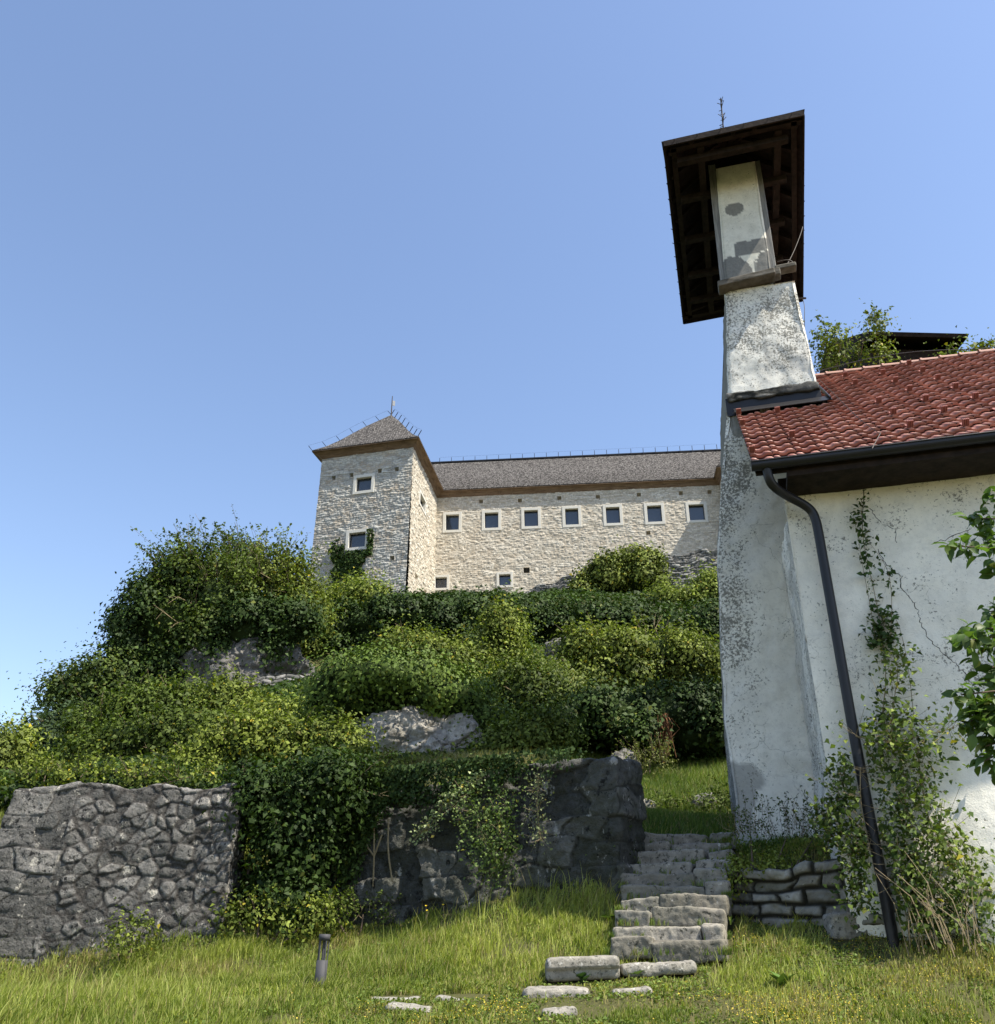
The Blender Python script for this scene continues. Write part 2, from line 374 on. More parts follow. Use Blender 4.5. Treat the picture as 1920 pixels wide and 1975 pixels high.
_extra = [(2.65, 12.0, .38), (3.2, 11.5, .28), (3.75, 11.0, .2), (4.25, 10.5, .10), (2.95, 12.95, 1.06), (3.5, 12.55, 1.06), (3.95, 12.25, 1.08), (3.2, 13.4, 1.3), (0, 0, -1.6), (0, 5, -.95), (-8, 0, -1.8), (8, 0, -1.5), (-8, 5, -1.1), (8, 5, -.8), (0, -12, -3.0), (-30, -20, -5), (30, -20, -3), (14, 9, -.3), (14, 14, 1.5), (4.5, 12.3, 1.2),
          (-14, 8, -1.0), (-16, 13, -.4), (-40, 20, 0.5), (-60, 50, 2), (-9, 80, 22), (10, 80, 25), (35, 70, 24), (60, 40, 14), (30, 20, 6), (0, 140, 10), (-120, 140, 0), (120, 140, 8), (-200, -60, -12), (200, -60, -8), (0, -200, -20), (-300, 300, -10), (300, 300, -6)]
_cp = np.concatenate((_cp, np.array(_extra, float)))
_A = np.linalg.norm(_cp[:, None, :2] - _cp[None, :, :2], axis=-1); _m = len(_cp)
_M = np.zeros((_m + 1, _m + 1)); _M[:_m, :_m] = -_A - np.eye(_m) * .02; _M[_m, :_m] = 1; _M[:_m, _m] = 1
_W = np.linalg.solve(_M, np.concatenate((_cp[:, 2], [0])))
def ground_z(x, y):
    x = np.asarray(x, float); y = np.asarray(y, float); out = np.full(x.shape, _W[-1])
    for k in range(_m): out = out - _W[k] * np.hypot(x - _cp[k, 0], y - _cp[k, 1])
    return out
def ground_z1(x, y): return float(ground_z(np.array([x]), np.array([y]))[0])

# stairs frame (needed by the ground too)
ST0 = P(1286, 1812, 10.75); ST_F = hdir(16.5); ST_R = hdir(16.5 + 90)     # up the stairs; to the right
NSTEP = 10; RISE = .154; TREAD = .275
# gap in ground mesh under the stairs is not needed: ground is pushed below the steps
def ground_final(x, y):
    z = ground_z(x, y); p = np.stack((x, y), -1) - ST0[:2]
    a = p @ ST_F[:2]; b = p @ ST_R[:2]
    zs = ST0[2] - .12 + np.clip(a, 0, NSTEP * TREAD) / TREAD * RISE - .12
    ins = sstep(a, -.25, .05) * (1 - sstep(a, NSTEP * TREAD + .05, NSTEP * TREAD + .3)) * (1 - sstep(np.abs(b), .62, .85))
    z = z * (1 - ins) + np.minimum(z, zs) * ins
    near = np.hypot(x, y - 12) < 14
    amp = np.where(near, .05, .5)
    return z + (fbm(np.stack((x * .9, y * .9, x * 0), -1), 5, 4) - .5) * amp
gx = np.unique(np.concatenate((np.linspace(-400, -60, 12), np.linspace(-60, -14, 24), np.linspace(-14, -8, 30), np.linspace(-8, 7, 190), np.linspace(7, 14, 20), np.linspace(14, 60, 24), np.linspace(60, 400, 12))))
gy = np.unique(np.concatenate((np.linspace(-400, -20, 10), np.linspace(-20, 6, 20), np.linspace(6, 20, 190), np.linspace(20, 60, 90), np.linspace(60, 120, 20), np.linspace(120, 600, 12))))
GX, GY = np.meshgrid(gx, gy, indexing='ij'); GZ = ground_final(GX.ravel(), GY.ravel())
m = Mat('earth_and_turf', 1., .1); v = m.tc()
m.col(m.mix(m.noise(v, 1.5, 5), m.mix(m.noise(v, 14, 4), (.05, .06, .02), (.09, .08, .035)), m.mix(m.noise(v, 9, 4), (.10, .085, .045), (.06, .075, .02)))); m.bump(m.noise(v, 20, 5), .8, .03)
ground = mesh_np('ground', np.stack((GX.ravel(), GY.ravel(), GZ), 1), grid_faces(len(gx), len(gy)).reshape(-1, 4), m.m, smooth=True)
tag(ground, kind='structure')

# ------------------------------------------------------------------ masonry builders
def wall_panel(name, o, u, W, H, res, mat, parent=None, openings=(), cells=None, amp=.05, groove=.04, depth=.35, n=None, wob=.0, top=None, batter=0, seed=0, uoff=0.0, back_mat=None, undul=.0, shade=None):
    """vertical wall from lower corner o along u; openings (u0,u1,v0,v1[,depth]) get real reveals"""
    o = np.asarray(o, float); u = unit(u); n = np.cross(u, UP) if n is None else n
    eu = [a for op in openings for a in op[:2]]; ev = [a for op in openings for a in op[2:4]]
    us = np.unique(np.round(np.concatenate((np.linspace(0, W, int(W / res) + 2), eu)), 4)); vs = np.unique(np.round(np.concatenate((np.linspace(0, H, int(H / res) + 2), ev)), 4))
    U, Vv = np.meshgrid(us, vs, indexing='ij')
    loc = np.stack((U + uoff, U * 0, Vv), -1)
    e, cid = cells(loc) if cells else (np.full(U.shape, 1.), np.zeros(U.shape))
    d = amp * (fbm(loc * 6, seed, 4) - .5) * 1.4 + amp * (cid - .5) * .9 - groove * (1 - sstep(e, 0, .05)) + undul * (fbm(loc * .7, seed + 3, 3) - .5)
    if shade is not None: d = d + shade(U, Vv)
    mask = np.ones(U.shape)
    for op in openings:
        du = np.maximum(np.maximum(op[0] - U, U - op[1]), 0); dv = np.maximum(np.maximum(op[2] - Vv, Vv - op[3]), 0)
        mask = np.minimum(mask, sstep(np.hypot(du, dv), 0.0, .12) * 1.)
    d = d * mask + batter * (H - Vv) / H
    if top is not None:
        tz = top(U); Vz = Vv * (tz / H)
    else: Vz = Vv
    Ppos = o + U[..., None] * u + Vz[..., None] * UP + d[..., None] * n
    F = grid_faces(len(us), len(vs)); uc = (us[:-1] + us[1:]) / 2; vc = (vs[:-1] + vs[1:]) / 2
    keep = np.ones(F.shape[:2], bool)
    for op in openings: keep &= ~(((uc > op[0]) & (uc < op[1]))[:, None] & ((vc > op[2]) & (vc < op[3]))[None])
    F = F[keep]; V = Ppos.reshape(-1, 3); E_, C_ = e.ravel(), cid.ravel(); V2, F2 = [V], [F]; k = len(V)
    for op in openings:
        dp = op[4] if len(op) > 4 else depth
        bt = batter * (H - (op[2] + op[3]) / 2) / H
        q = [o + a * u + b * UP + bt * n for a, b in ((op[0], op[2]), (op[1], op[2]), (op[1], op[3]), (op[0], op[3]))]
        r = [x - n * dp for x in q]; V2.append(np.array(q + r)); F2.append(np.array([(0, 1, 5, 4), (1, 2, 6, 5), (2, 3, 7, 6), (3, 0, 4, 7)] + ([(4, 5, 6, 7)] if dp > .25 and len(op) > 5 else [])) + k); k += 8
    V = np.concatenate(V2); ex = len(V) - len(E_)
    return mesh_np(name, V, np.concatenate(F2), mat, parent, {'edge': np.concatenate((E_, np.ones(ex))), 'cell': np.concatenate((C_, np.full(ex, .5)))})
def rough_box(L, T, H, r, res, cells, amp=.04, groove=.05, seed=0, deform=None, wob=.04, gw=.06):
    """rounded stone body in local metres (x 0..L, y 0..T, z 0..H): verts, faces, edge, cell"""
    hb = np.array((L, T, H)) / 2; r = min(r, hb.min() * .95); VV, FF, k = [], [], 0
    def lin(a, b, n):
        t = np.linspace(0, 1, n); return a + (b - a) * t
    for ax in range(3):
        a1, a2 = [i for i in range(3) if i != ax]; n1 = max(3, int(2 * hb[a1] / res) + 2); n2 = max(3, int(2 * hb[a2] / res) + 2)
        A, B = np.meshgrid(lin(-hb[a1], hb[a1], n1), lin(-hb[a2], hb[a2], n2), indexing='ij')
        for sg in (-1, 1):
            q = np.zeros(A.shape + (3,)); q[..., a1] = A; q[..., a2] = B; q[..., ax] = sg * hb[ax]
            F = grid_faces(n1, n2).reshape(-1, 4)
            if (sg > 0) == (ax == 1): F = F[:, ::-1]
            VV.append(q.reshape(-1, 3)); FF.append(F + k); k += n1 * n2
    V = np.concatenate(VV); F = np.concatenate(FF)
    core = np.clip(V, -(hb - r), hb - r); n = unit(V - core); V = core + n * r; loc = V + hb
    e, cid = cells(loc + n * .0) if cells else (np.full(len(V), 1.), np.full(len(V), .5))
    d = amp * (fbm(loc * 5 + seed, seed, 4) - .5) * 1.6 + amp * .55 * (fbm(loc * 24 + seed, seed + 2, 3) - .5) + amp * (cid - .5) * (.9 if cells else 0) - groove * (1 - sstep(e, 0, gw)) * (.4 + .6 * sstep(fbm(loc * 1.7, seed + 8, 3), .38, .6))
    V = loc + n * d[:, None] + (np.stack([fbm(loc * 1.1 + 9 * i + seed, seed + i, 2) for i in range(3)], -1) - .5) * wob * 2
    if deform: V = deform(V)
    return V, F, e, cid
def place(V, o, x, y, z=UP):
    return np.asarray(o) + V[:, :1] * np.asarray(x) + V[:, 1:2] * np.asarray(y) + V[:, 2:3] * np.asarray(z)
def rubble(su, sv, seed, jit=.85):
    s = np.array((su, su, sv))
    def f(p):
        w = (np.stack([fbm(p * 2.2, seed + k, 3) for k in range(3)], -1) - .5) * .45
        a, b, c = worley(p / s + w, seed, jit); return (b - a) * min(su, sv) * .5, c
    return f
def coursed(su, sv, seed, warp=.25): return lambda p: brick3(p, (su, 1, sv), seed, warp)

# ------------------------------------------------------------------ materials of the big things
CASTLE = stone_mat('pale_limestone_masonry', [(0, (.36, .32, .26)), (.3, (.51, .465, .385)), (.6, (.60, .55, .465)), (1, (.69, .64, .55))], (.42, .385, .32), (.46, .38, .28), .5, .02, (.01, .035), specks=((.2, .18, .15), 5, .66))
TOWERM = stone_mat('grey_limestone_masonry', [(0, (.24, .235, .22)), (.3, (.40, .39, .36)), (.7, (.50, .49, .45)), (1, (.58, .565, .52))], (.34, .33, .30), (.44, .34, .23), .55, .02, (.01, .04), specks=((.17, .16, .15), 4, .66))
RUINM = stone_mat('dark_weathered_masonry', [(0, (.09, .09, .085)), (.5, (.19, .185, .175)), (.8, (.27, .26, .245)), (1, (.42, .41, .38))], (.035, .035, .03), (.25, .24, .22), .3, .02)
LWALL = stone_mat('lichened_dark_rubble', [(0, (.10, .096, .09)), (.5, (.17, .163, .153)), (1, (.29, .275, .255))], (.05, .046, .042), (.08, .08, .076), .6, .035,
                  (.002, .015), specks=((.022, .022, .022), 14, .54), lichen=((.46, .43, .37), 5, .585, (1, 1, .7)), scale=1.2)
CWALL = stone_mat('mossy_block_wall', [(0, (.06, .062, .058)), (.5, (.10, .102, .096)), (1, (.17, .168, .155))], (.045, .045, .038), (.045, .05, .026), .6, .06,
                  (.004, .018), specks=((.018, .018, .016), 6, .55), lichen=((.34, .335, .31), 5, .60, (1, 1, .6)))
STEPM = stone_mat('worn_step_stone', [(0, (.16, .145, .12)), (.5, (.24, .22, .185)), (1, (.33, .305, .26))], (.05, .045, .03), (.13, .13, .10), .45, .012,
                  (.0, .012), specks=((.05, .05, .04), 16, .55), lichen=((.42, .40, .35), 12, .63))
DRYM = stone_mat('dry_stone_blocks', [(0, (.16, .15, .125)), (.5, (.26, .245, .21)), (1, (.36, .34, .30))], (.03, .028, .02), (.12, .125, .07), .4, .02,
                 (.012, .04), specks=((.07, .07, .06), 16, .6), lichen=((.5, .49, .45), 10, .66))
ROCKM = stone_mat('grey_cliff_rock', [(0, (.09, .088, .083)), (1, (.18, .175, .165))], (.06, .055, .05), (.21, .195, .17), .6, .05, (0, .02), specks=((.05, .05, .045), 3.5, .6), lichen=((.27, .255, .225), 2.6, .6), scale=.5)
PALEROCK = stone_mat('pale_lime_rock', [(0, (.32, .30, .265)), (1, (.50, .475, .42))], (.35, .33, .29), (.10, .095, .075), .7, .05, (0, .01), specks=((.10, .09, .07), 4, .6), lichen=((.55, .53, .47), 3, .6))
def shingle_mat():
    m = Mat('weathered_wood_shingles', .95, .15); u = m.tc('UV')
    b = m.N.new('ShaderNodeTexBrick'); b.offset = .5; b.inputs['Scale'].default_value = 1
    for k, x in (('Mortar Size', .02), ('Mortar Smooth', .2), ('Bias', 0.0), ('Brick Width', .13), ('Row Height', .17)): b.inputs[k].default_value = x
    b.inputs['Color1'].default_value = (.05, .046, .043, 1); b.inputs['Color2'].default_value = (.23, .215, .20, 1); b.inputs['Mortar'].default_value = (.025, .022, .02, 1)
    nn = m.noisec(u, 6, 2); mv = m.mix(.06, u, nn); m.L.new(mv, b.inputs['Vector'])
    c = m.mix(.75, b.outputs['Color'], m.ramp(m.noise(m.mapping(u, (7, 5, 1)), 1, 3, .8), [(.35, (.45, .45, .46)), (.65, (1.6, 1.6, 1.6))]), 'MULTIPLY')
    m.col(c); m.bump(m.math('ADD', b.outputs['Fac'], m.noise(u, 9, 3)), 1., -.05); return m.m
SHINGLE = shingle_mat()
def wood_mat(name, a, b_, sc=(3, 3, 30), rough=.85):
    m = Mat(name, rough, .2); v = m.mapping(m.tc(), sc); m.col(m.mix(m.ramp(m.noise(v, 1.2, 5, .6), [(.3, 0.), (.7, 1.)]), a, b_)); m.bump(m.noise(v, 2.5, 4), .5, .01); return m.m
SOFFIT = wood_mat('brown_soffit_boards', (.10, .065, .042), (.24, .165, .11), (1, 1, 9))
DARKWOOD = wood_mat('tarred_dark_beams', (.010, .007, .006), (.035, .024, .019), (6, 6, 6))
GREYWOOD = wood_mat('grey_weathered_post', (.13, .125, .12), (.30, .29, .27), (25, 25, 2))
def plain(name, c, rough=.5, spec=.4, metal=0.):
    m = Mat(name, rough, spec); v = m.tc(); m.col(m.mix(m.noise(v, 8, 4), tuple(x * .8 for x in c), tuple(min(1, x * 1.15) for x in c))); m.b.inputs['Metallic'].default_value = metal; return m.m
DMETAL = plain('dark_painted_metal', (.014, .0135, .015), .42, .35); FRAME = plain('cut_stone_frame', (.60, .58, .52), .85, .2)
GLASS = plain('window_pane', (.035, .045, .06), .08, .8); IRON = plain('rusty_iron', (.05, .04, .035), .7, .3)
GREYMETAL = plain('grey_bollard_metal', (.06, .06, .065), .65, .25); WHITEFLAG = plain('white_metal_flag', (.28, .29, .30), .6, .3)
m = Mat('red_clay_tiles', .55, .35); v = m.tc(); cl = m.attr('cell')
c = m.mix(m.ramp(cl, [(0, 0.), (1, 1.)]), (.33, .125, .095), (.52, .24, .185)); c = m.mix(m.ramp(m.noise(v, 2.2, 4), [(.4, 0.), (.75, .8)]), c, (.16, .065, .05))
m.col(m.mix(m.math('MULTIPLY', m.ramp(m.noise(v, 40, 3), [(.6, 0.), (.7, 1.)]), .35), c, (.33, .25, .2))); m.bump(m.noise(v, 60, 3), .2, .004); TILE = m.m
PINKTILE = plain('pale_ridge_tiles', (.42, .24, .19), .7, .3)
def plaster(name, base, spotcol, blot, rough=.95, bump=.5, fine=.006):
    """attribute 'cell' carries how densely dark lichen covers, 'edge' how bare and rough the coat is"""
    m = Mat(name, rough, .15); v = m.tc(); sp = m.attr('cell'); br = m.attr('edge')
    c = m.mix(m.ramp(m.noise(v, .9, 5, .6), [(.38, 0.), (.62, 1.)]), base, tuple(x * .88 for x in base))
    c = m.mix(m.math('MULTIPLY', m.ramp(m.noise(v, 3.2, 6, .7), [(.5, 0.), (.72, 1.)]), .55), c, blot)
    c = m.mix(m.ramp(m.noise(v, 45, 4, .7), [(.62, 0.), (.72, .6)]), c, blot)
    c = m.mix(m.math('MULTIPLY', m.ramp(m.noise(v, 7, 8, .82), [(.48, 0.), (.62, 1.)]), .45), c, blot); n = m.math('MULTIPLY', m.noise(v, 2.6, 4, .6, .4), .35); n = m.math('ADD', n, m.math('MULTIPLY', m.noise(v, 26, 5, .75, .2), .85))
    f = m.ramp(m.math('ADD', n, m.math('MULTIPLY', sp, .32)), [(.735, 0.), (.78, 1.)])
    c = m.mix(m.math('MULTIPLY', f, .88), c, spotcol)
    w_ = m.N.new('ShaderNodeTexVoronoi'); w_.feature = 'DISTANCE_TO_EDGE'; w_.inputs['Scale'].default_value = 1.5
    m.L.new(m.mix(.28, v, m.noisec(v, 3.2, 6)), w_.inputs['Vector'])
    crack = m.math('MULTIPLY', m.ramp(w_.outputs[0], [(0., 1.), (.0045, 0.)]), m.ramp(m.noise(v, .8, 3), [(.5, 0.), (.6, .6)]))
    c = m.mix(crack, c, (.12, .115, .1)); c = m.mix(m.ramp(br, [(0., 0.), (1., 1.)]), c, m.mix(m.noise(v, 18, 6, .8), (.05, .05, .047), (.30, .295, .275)))
    m.col(c); h = m.math('SUBTRACT', m.mix(.5, m.noise(v, 9, 6, .7), m.noise(v, 50, 4, .7)), crack)
    m.bump(h, bump, fine * 4); return m.m
PLB = plaster('whitewashed_plaster', (.87, .835, .73), (.16, .155, .13), (.60, .58, .51))
PLA = plaster('stained_lime_plaster', (.84, .815, .73), (.15, .145, .12), (.54, .52, .46))
PLP = plaster('bell_wall_plaster', (.85, .83, .75), (.17, .165, .14), (.52, .50, .43))
PLC = plaster('cream_plaster', (.80, .77, .66), (.12, .12, .11), (.5, .48, .4), bump=.3)

# ------------------------------------------------------------------ castle
def crop2(x, y): return 560 + x / 3.808, 740 + y / 3.808
def crop3(x, y): return 1000 + x / 4.231, 820 + y / 4.231
C1 = P(797.7, 859.5, 60); ZW = C1[2]
C0 = Pz(621.7, 883, ZW); C2 = Pz(843.6, 958, ZW); WE = Pz(1387.6, 933.4, ZW)
castle = thing('castle', 'pale stone castle with square tower and long wing on the hilltop', 'castle', loc=(C1[0], C1[1], 22))
def ch(o):                                      # keep world placement under the castle's empty
    o.parent = castle; o.location = o.location - castle.location; return o
ZB = 20.5; HT = ZW - ZB
def uvof(px, py, o, u):
    n = np.cross(u, UP); q = Pn(px, py, o, n) - o; return float(q @ u), float(q[2])
def rect(pts, o, u):
    a = [uvof(*p, o, u) for p in pts]; us = [x[0] for x in a]; vs = [x[1] for x in a]
    return ((us[0] + us[2]) / 2, (us[1] + us[3]) / 2, (vs[2] + vs[3]) / 2, (vs[0] + vs[1]) / 2)
def box_pts(x0, y0, x1, y1, f): return [f(x0, y0), f(x1, y0), f(x0, y1), f(x1, y1)]
def window(o, u, r, border, depth=.3):
    n = np.cross(u, UP); u0, u1, v0, v1 = r; fr = MB(); pr = .05
    def bx(a, b, c, d): fr.obox(o + a * u + c * UP - n * depth, (b - a) * u, n * (depth + pr), (d - c) * UP)
    bx(u0, u0 + border, v0, v1); bx(u1 - border, u1, v0, v1); bx(u0 + border, u1 - border, v0, v0 + border); bx(u0 + border, u1 - border, v1 - border, v1)
    f = ch(fr.build('window', FRAME, None, bevel=.015))
    g = MB(); g.obox(o + (u0 + border - .01) * u + (v0 + border - .01) * UP - n * (depth - .02), (u1 - u0 - 2 * border + .02) * u, -n * .03, (v1 - v0 - 2 * border + .02) * UP)
    go = g.build('pane', GLASS); go.parent = f
    s = MB(); 
    for a, b, c, d in ((u0 + border, u0 + border + .05, v0 + border, v1 - border), (u1 - border - .05, u1 - border, v0 + border, v1 - border), (u0 + border + .05, u1 - border - .05, v0 + border, v0 + border + .05), (u0 + border + .05, u1 - border - .05, v1 - border - .05, v1 - border)):
        s.obox(o + a * u + c * UP - n * (depth - .02), (b - a) * u, n * .05, (d - c) * UP)
    so = s.build('sash', DMETAL); so.parent = f
def hole_op(px, py, o, u, w=.34, h=.36, d=.5):
    a, b = uvof(px, py, o, u); return (a - w / 2, a + w / 2, b - h / 2, b + h / 2, d, 1)
# tower front (from its left corner), tower side, wing front
def dn(p): return np.array((p[0], p[1], ZB))
uF = unit(C1 - C0); oF = dn(C0); LF = np.linalg.norm(C1 - C0)
uS = unit(C2 - C1); oS = dn(C1); LS = np.linalg.norm(C2 - C1)
uW = unit(WE - C2); oW = dn(C2); LW = np.linalg.norm(WE - C2)
T1 = rect(box_pts(467, 672, 620, 810, crop2), oF, uF); T2 = rect(box_pts(415, 1080, 580, 1230, crop2), oF, uF)
opsF = [T1, T2] + [hole_op(*crop2(x, y), oF, uF) for x, y in ((320, 693), (450, 672), (658, 642), (783, 629), (755, 1288))]
ch(wall_panel('tower_front_wall', oF, uF, LF, HT, .055, TOWERM, None, opsF, coursed(.36, .18, 11, .6), .045, .045, batter=.3, seed=1))
S1 = rect([(808.2, 945), (820.6, 967), (808.2, 972), (821, 994)], oS, uS); S1 = (S1[0], S1[1], S1[2] - .1, S1[3] + .1)
sdn = [hole_op(*crop2(918, 1422), oS, uS, .8, .5), hole_op(*crop2(984, 1536), oS, uS, .7, .45)]
ch(wall_panel('tower_side_wall', oS, uS, 10.0, HT, .055, CASTLE, None, [S1] + sdn, coursed(.36, .19, 12, .6), .055, .05, batter=.15, seed=2))
UPR = [box_pts(1122, 945, 1260, 1095, crop2), box_pts(1408, 930, 1550, 1080, crop2)] + [box_pts(*a, crop3) for a in ((25, 675, 185, 848), (360, 662, 515, 835), (693, 650, 853, 823), (1030, 637, 1195, 812), (1370, 628, 1545, 798))]
LOW = [box_pts(1050, 1410, 1170, 1522, crop2), box_pts(1517, 1388, 1638, 1502, crop2)]
wr = [rect(b, oW, uW) for b in UPR]; lr = [rect(b, oW, uW) for b in LOW]
opsW = wr + lr + [hole_op(*crop2(x, y), oW, uW) for x, y in ((1402, 865), (1688, 858))] + [hole_op(*crop3(x, y), oW, uW) for x, y in ((335, 594), (650, 585), (985, 567), (1327, 555), (1562, 545), (1062, 880))]
nic = rect(box_pts(1715, 1352, 1760, 1393, crop2), oW, uW); opsW.append((*nic, .12, 1))
ch(wall_panel('wing_wall', oW, uW, LW, HT, .06, CASTLE, None, opsW, coursed(.32, .16, 13, .6), .036, .032, batter=.15, seed=3))
bw = np.array((-uF[1], uF[0], 0)) * 1.0
for r_ in (T1, T2): window(oF + np.cross(uF, UP) * .3 * (1 - r_[2] / HT), uF, r_, .24)
window(oS + np.cross(uS, UP) * .03, uS, S1, .2)
for r_ in wr: window(oW + np.cross(uW, UP) * .02, uW, r_, .24)
for r_ in lr: window(oW + np.cross(uW, UP) * .10, uW, r_, .2)
# left and back walls of the tower, cross wing that comes forward behind the church
nF = np.cross(uF, UP); bL = C0 - nF * 9.5
ch(wall_panel('tower_left_wall', dn(bL), nF, 9.5, HT, .12, TOWERM, None, (), coursed(.46, .26, 14, .5), .05, .06, seed=4, n=-uF))
ch(wall_panel('tower_back_wall', dn(C1 + uS * 10), unit(bL - (C1 + uS * 10)), float(np.linalg.norm(bL - (C1 + uS * 10))), HT, .3, TOWERM, None, (), None, .03, 0, seed=4))
nW = np.cross(uW, UP); XP = 1.9
ch(wall_panel('cross_wing_side_wall', dn(WE + nW * XP), -nW, XP, HT, .08, CASTLE, None, (), coursed(.4, .23, 15, .5), .05, .05, seed=6, n=-uW))
ch(wall_panel('cross_wing_front_wall', dn(WE + nW * XP), uW, 9, HT, .12, CASTLE, None, (), coursed(.4, .23, 16, .5), .05, .05, seed=7))
ch(wall_panel('cross_wing_end_wall', dn(WE + nW * XP + uW * 9), -nW, 12, HT, .3, CASTLE, None, (), None, .03, 0, seed=8))
ch(wall_panel('wing_back_wall', dn(WE - nW * 10 + uW * 9), -uW, LW + 9, HT, .3, CASTLE, None, (), None, .03, 0, seed=9))
# roofs: rings of points, with uv in metres so the shingles keep their size
def roof_strip(name, rows, mat, uvs=None, thick=.12):
    """rows: list of polylines (same count), from eave up. Builds a sheet with thickness"""
    R = np.array(rows, float); n, k = R.shape[:2]
    V = R.reshape(-1, 3); F = (np.arange(n - 1)[:, None] * k + np.arange(k - 1)[None]).reshape(-1, 1) + np.array((0, 1, k + 1, k))
    lowv = V - UP * thick; Fl = F[:, ::-1] + len(V)
    ed = []
    for i in range(k - 1): ed.append((i + 1, i, i + len(V), i + 1 + len(V)))
    Vall = np.concatenate((V, lowv)); o = mesh_np(name, Vall, np.concatenate((F, Fl, np.array(ed))), mat)
    me = o.data; uvl = me.uv_layers.new(name='UVMap')
    a = unit(R[0, -1] - R[0, 0]); up_ = unit(np.cross(np.cross(a, R[-1].mean(0) - R[0].mean(0)), a))
    up_ = up_ if up_[2] > 0 else -up_
    co = np.zeros(len(Vall) * 3, np.float32); me.vertices.foreach_get('co', co); co = co.reshape(-1, 3)
    li = np.zeros(len(me.loops), np.int32); me.loops.foreach_get('vertex_index', li)
    uvv = np.stack(((co - R[0, 0]) @ a, (co - R[0, 0]) @ up_), -1)[li].astype(np.float32); uvl.data.foreach_set('uv', uvv.ravel())
    return ch(o)
OH, DZ = .62, .42
def offc(c, n1, n2): return c + n1 * OH + n2 * OH + UP * DZ
nS = np.cross(uS, UP); CB = C1 + uS * 10; BLc = bL
e0 = offc(C0, nF, -uF); e1 = offc(C1, nF, nS); e2 = offc(CB, -nF, nS); e3 = offc(BLc, -nF, -uF)
apex = P(755, 800, (C0[1] + C1[1]) / 2 + 4.6); print('apex', apex, 'rise', apex[2] - ZW, 'side', LS, LF, LW)
def face_rows(a, b, top, n=7):
    rows = []
    for i in range(n):
        t = i / (n - 1); z = t - .06 * math.sin(min(1, t * 1.6) * math.pi) * (1 - t)   # bell-cast foot
        A = a + (top - a) * t; B = b + (top - b) * t; A[2] = a[2] + (top[2] - a[2]) * z; B[2] = b[2] + (top[2] - b[2]) * z
        rows.append([A, (A + B) / 2, B])
    return rows
for a, b in ((e0, e1), (e1, e2), (e2, e3), (e3, e0)): roof_strip('tower_roof', face_rows(a, b, apex), SHINGLE)
def soffit(name, pts_in, pts_out):
    """curved (coved) boards between wall head and eave, with seams"""
    mb = MB()
    for (a, b), (c, d) in zip(zip(pts_in[:-1], pts_in[1:]), zip(pts_out[:-1], pts_out[1:])):
        L = np.linalg.norm(b - a); k = max(2, int(L / 1.05)); prev = None
        for i in range(k):
            t0, t1 = i / k + .02 / L, (i + 1) / k
            for j in range(3):
                s0, s1 = j / 3, (j + 1) / 3
                def pt(t, s_):
                    q = (a + (b - a) * t) * (1 - s_) + (c + (d - c) * t) * s_; q = q.copy(); q[2] += -.10 * math.sin(math.pi * s_) * -1; return q - UP * .14
                V = [pt(t0, s0), pt(t1, s0), pt(t1, s1), pt(t0, s1)]; V += [x + UP * .05 for x in V]
                mb.add(V, [(0, 1, 2, 3), (7, 6, 5, 4), (0, 4, 5, 1), (1, 5, 6, 2), (2, 6, 7, 3), (3, 7, 4, 0)])
        bk = MB()
    return ch(mb.build(name, SOFFIT))
dz0 = UP * .02
soffit('tower_soffit', [BLc + dz0, C0 + dz0, C1 + dz0, CB + dz0], [e3, e0, e1, e2])
# wing roof
we0 = C2 + nW * .45 + UP * DZ; we1 = WE + nW * .45 + UP * DZ
ridgeY = (C2[1] + WE[1]) / 2 + 5.6; rg0 = P(838, 896.5, C2[1] + 5.6); rg1 = P(1396, 867, WE[1] + 5.6); rz = (rg0[2] + rg1[2]) / 2; rg0[2] = rg1[2] = rz
rg0 = rg0 - uW * 2.5; rg1 = rg1 + uW * 9
we0b = we0 - uW * 1.2; we1b = we1 + uW * .0
mid = lambda t, a, b: a + (b - a) * t
roof_strip('wing_roof', [[mid(s_, we0b, we1b + uW * 5) for s_ in (0, .5, 1)], [mid(s_, mid(.5, we0b, rg0), mid(.5, we1b + uW * 5, rg1)) - UP * .08 for s_ in (0, .5, 1)], [mid(s_, rg0, rg1) for s_ in (0, .5, 1)]], SHINGLE)
bk0 = rg0 * 2 - we0b; bk0[2] = we0[2]; bk1 = rg1 * 2 - we1b; bk1[2] = we0[2]
roof_strip('wing_roof', [[bk1, (bk0 + bk1) / 2, bk0], [rg1, (rg0 + rg1) / 2, rg0]], SHINGLE)
xw = WE + nW * XP; xe0 = xw + nW * .45 - uW * .45 + UP * DZ; xe1 = xe0 + uW * 9.9; xr = (xe0 + xe1) / 2 - nW * 4.2; xr[2] = rz - .05; xi = WE - nW * 3 - uW * .45 + UP * DZ; xi[2] += 2.0
roof_strip('cross_wing_roof', [[xe0, (xe0 + xe1) / 2, xe1], [xr, xr, xr]], SHINGLE)
xb = xe0 - nW * 10; roof_strip('cross_wing_roof', [[xb, (xb + xe0) / 2, xe0], [xr - nW * 5, xr - nW * 2, xr]], SHINGLE)
soffit('wing_soffit', [C2 + dz0, WE + dz0, xw + dz0, xw + uW * 9 + dz0], [we0, WE + nW * .45 - uW * .45 + UP * DZ, xe0, xe1])
rcap = MB(); rcap.beam(rg0 + UP * .05, rg1 + UP * .05, .3, .12); ch(rcap.build('ridge_cap', DMETAL))
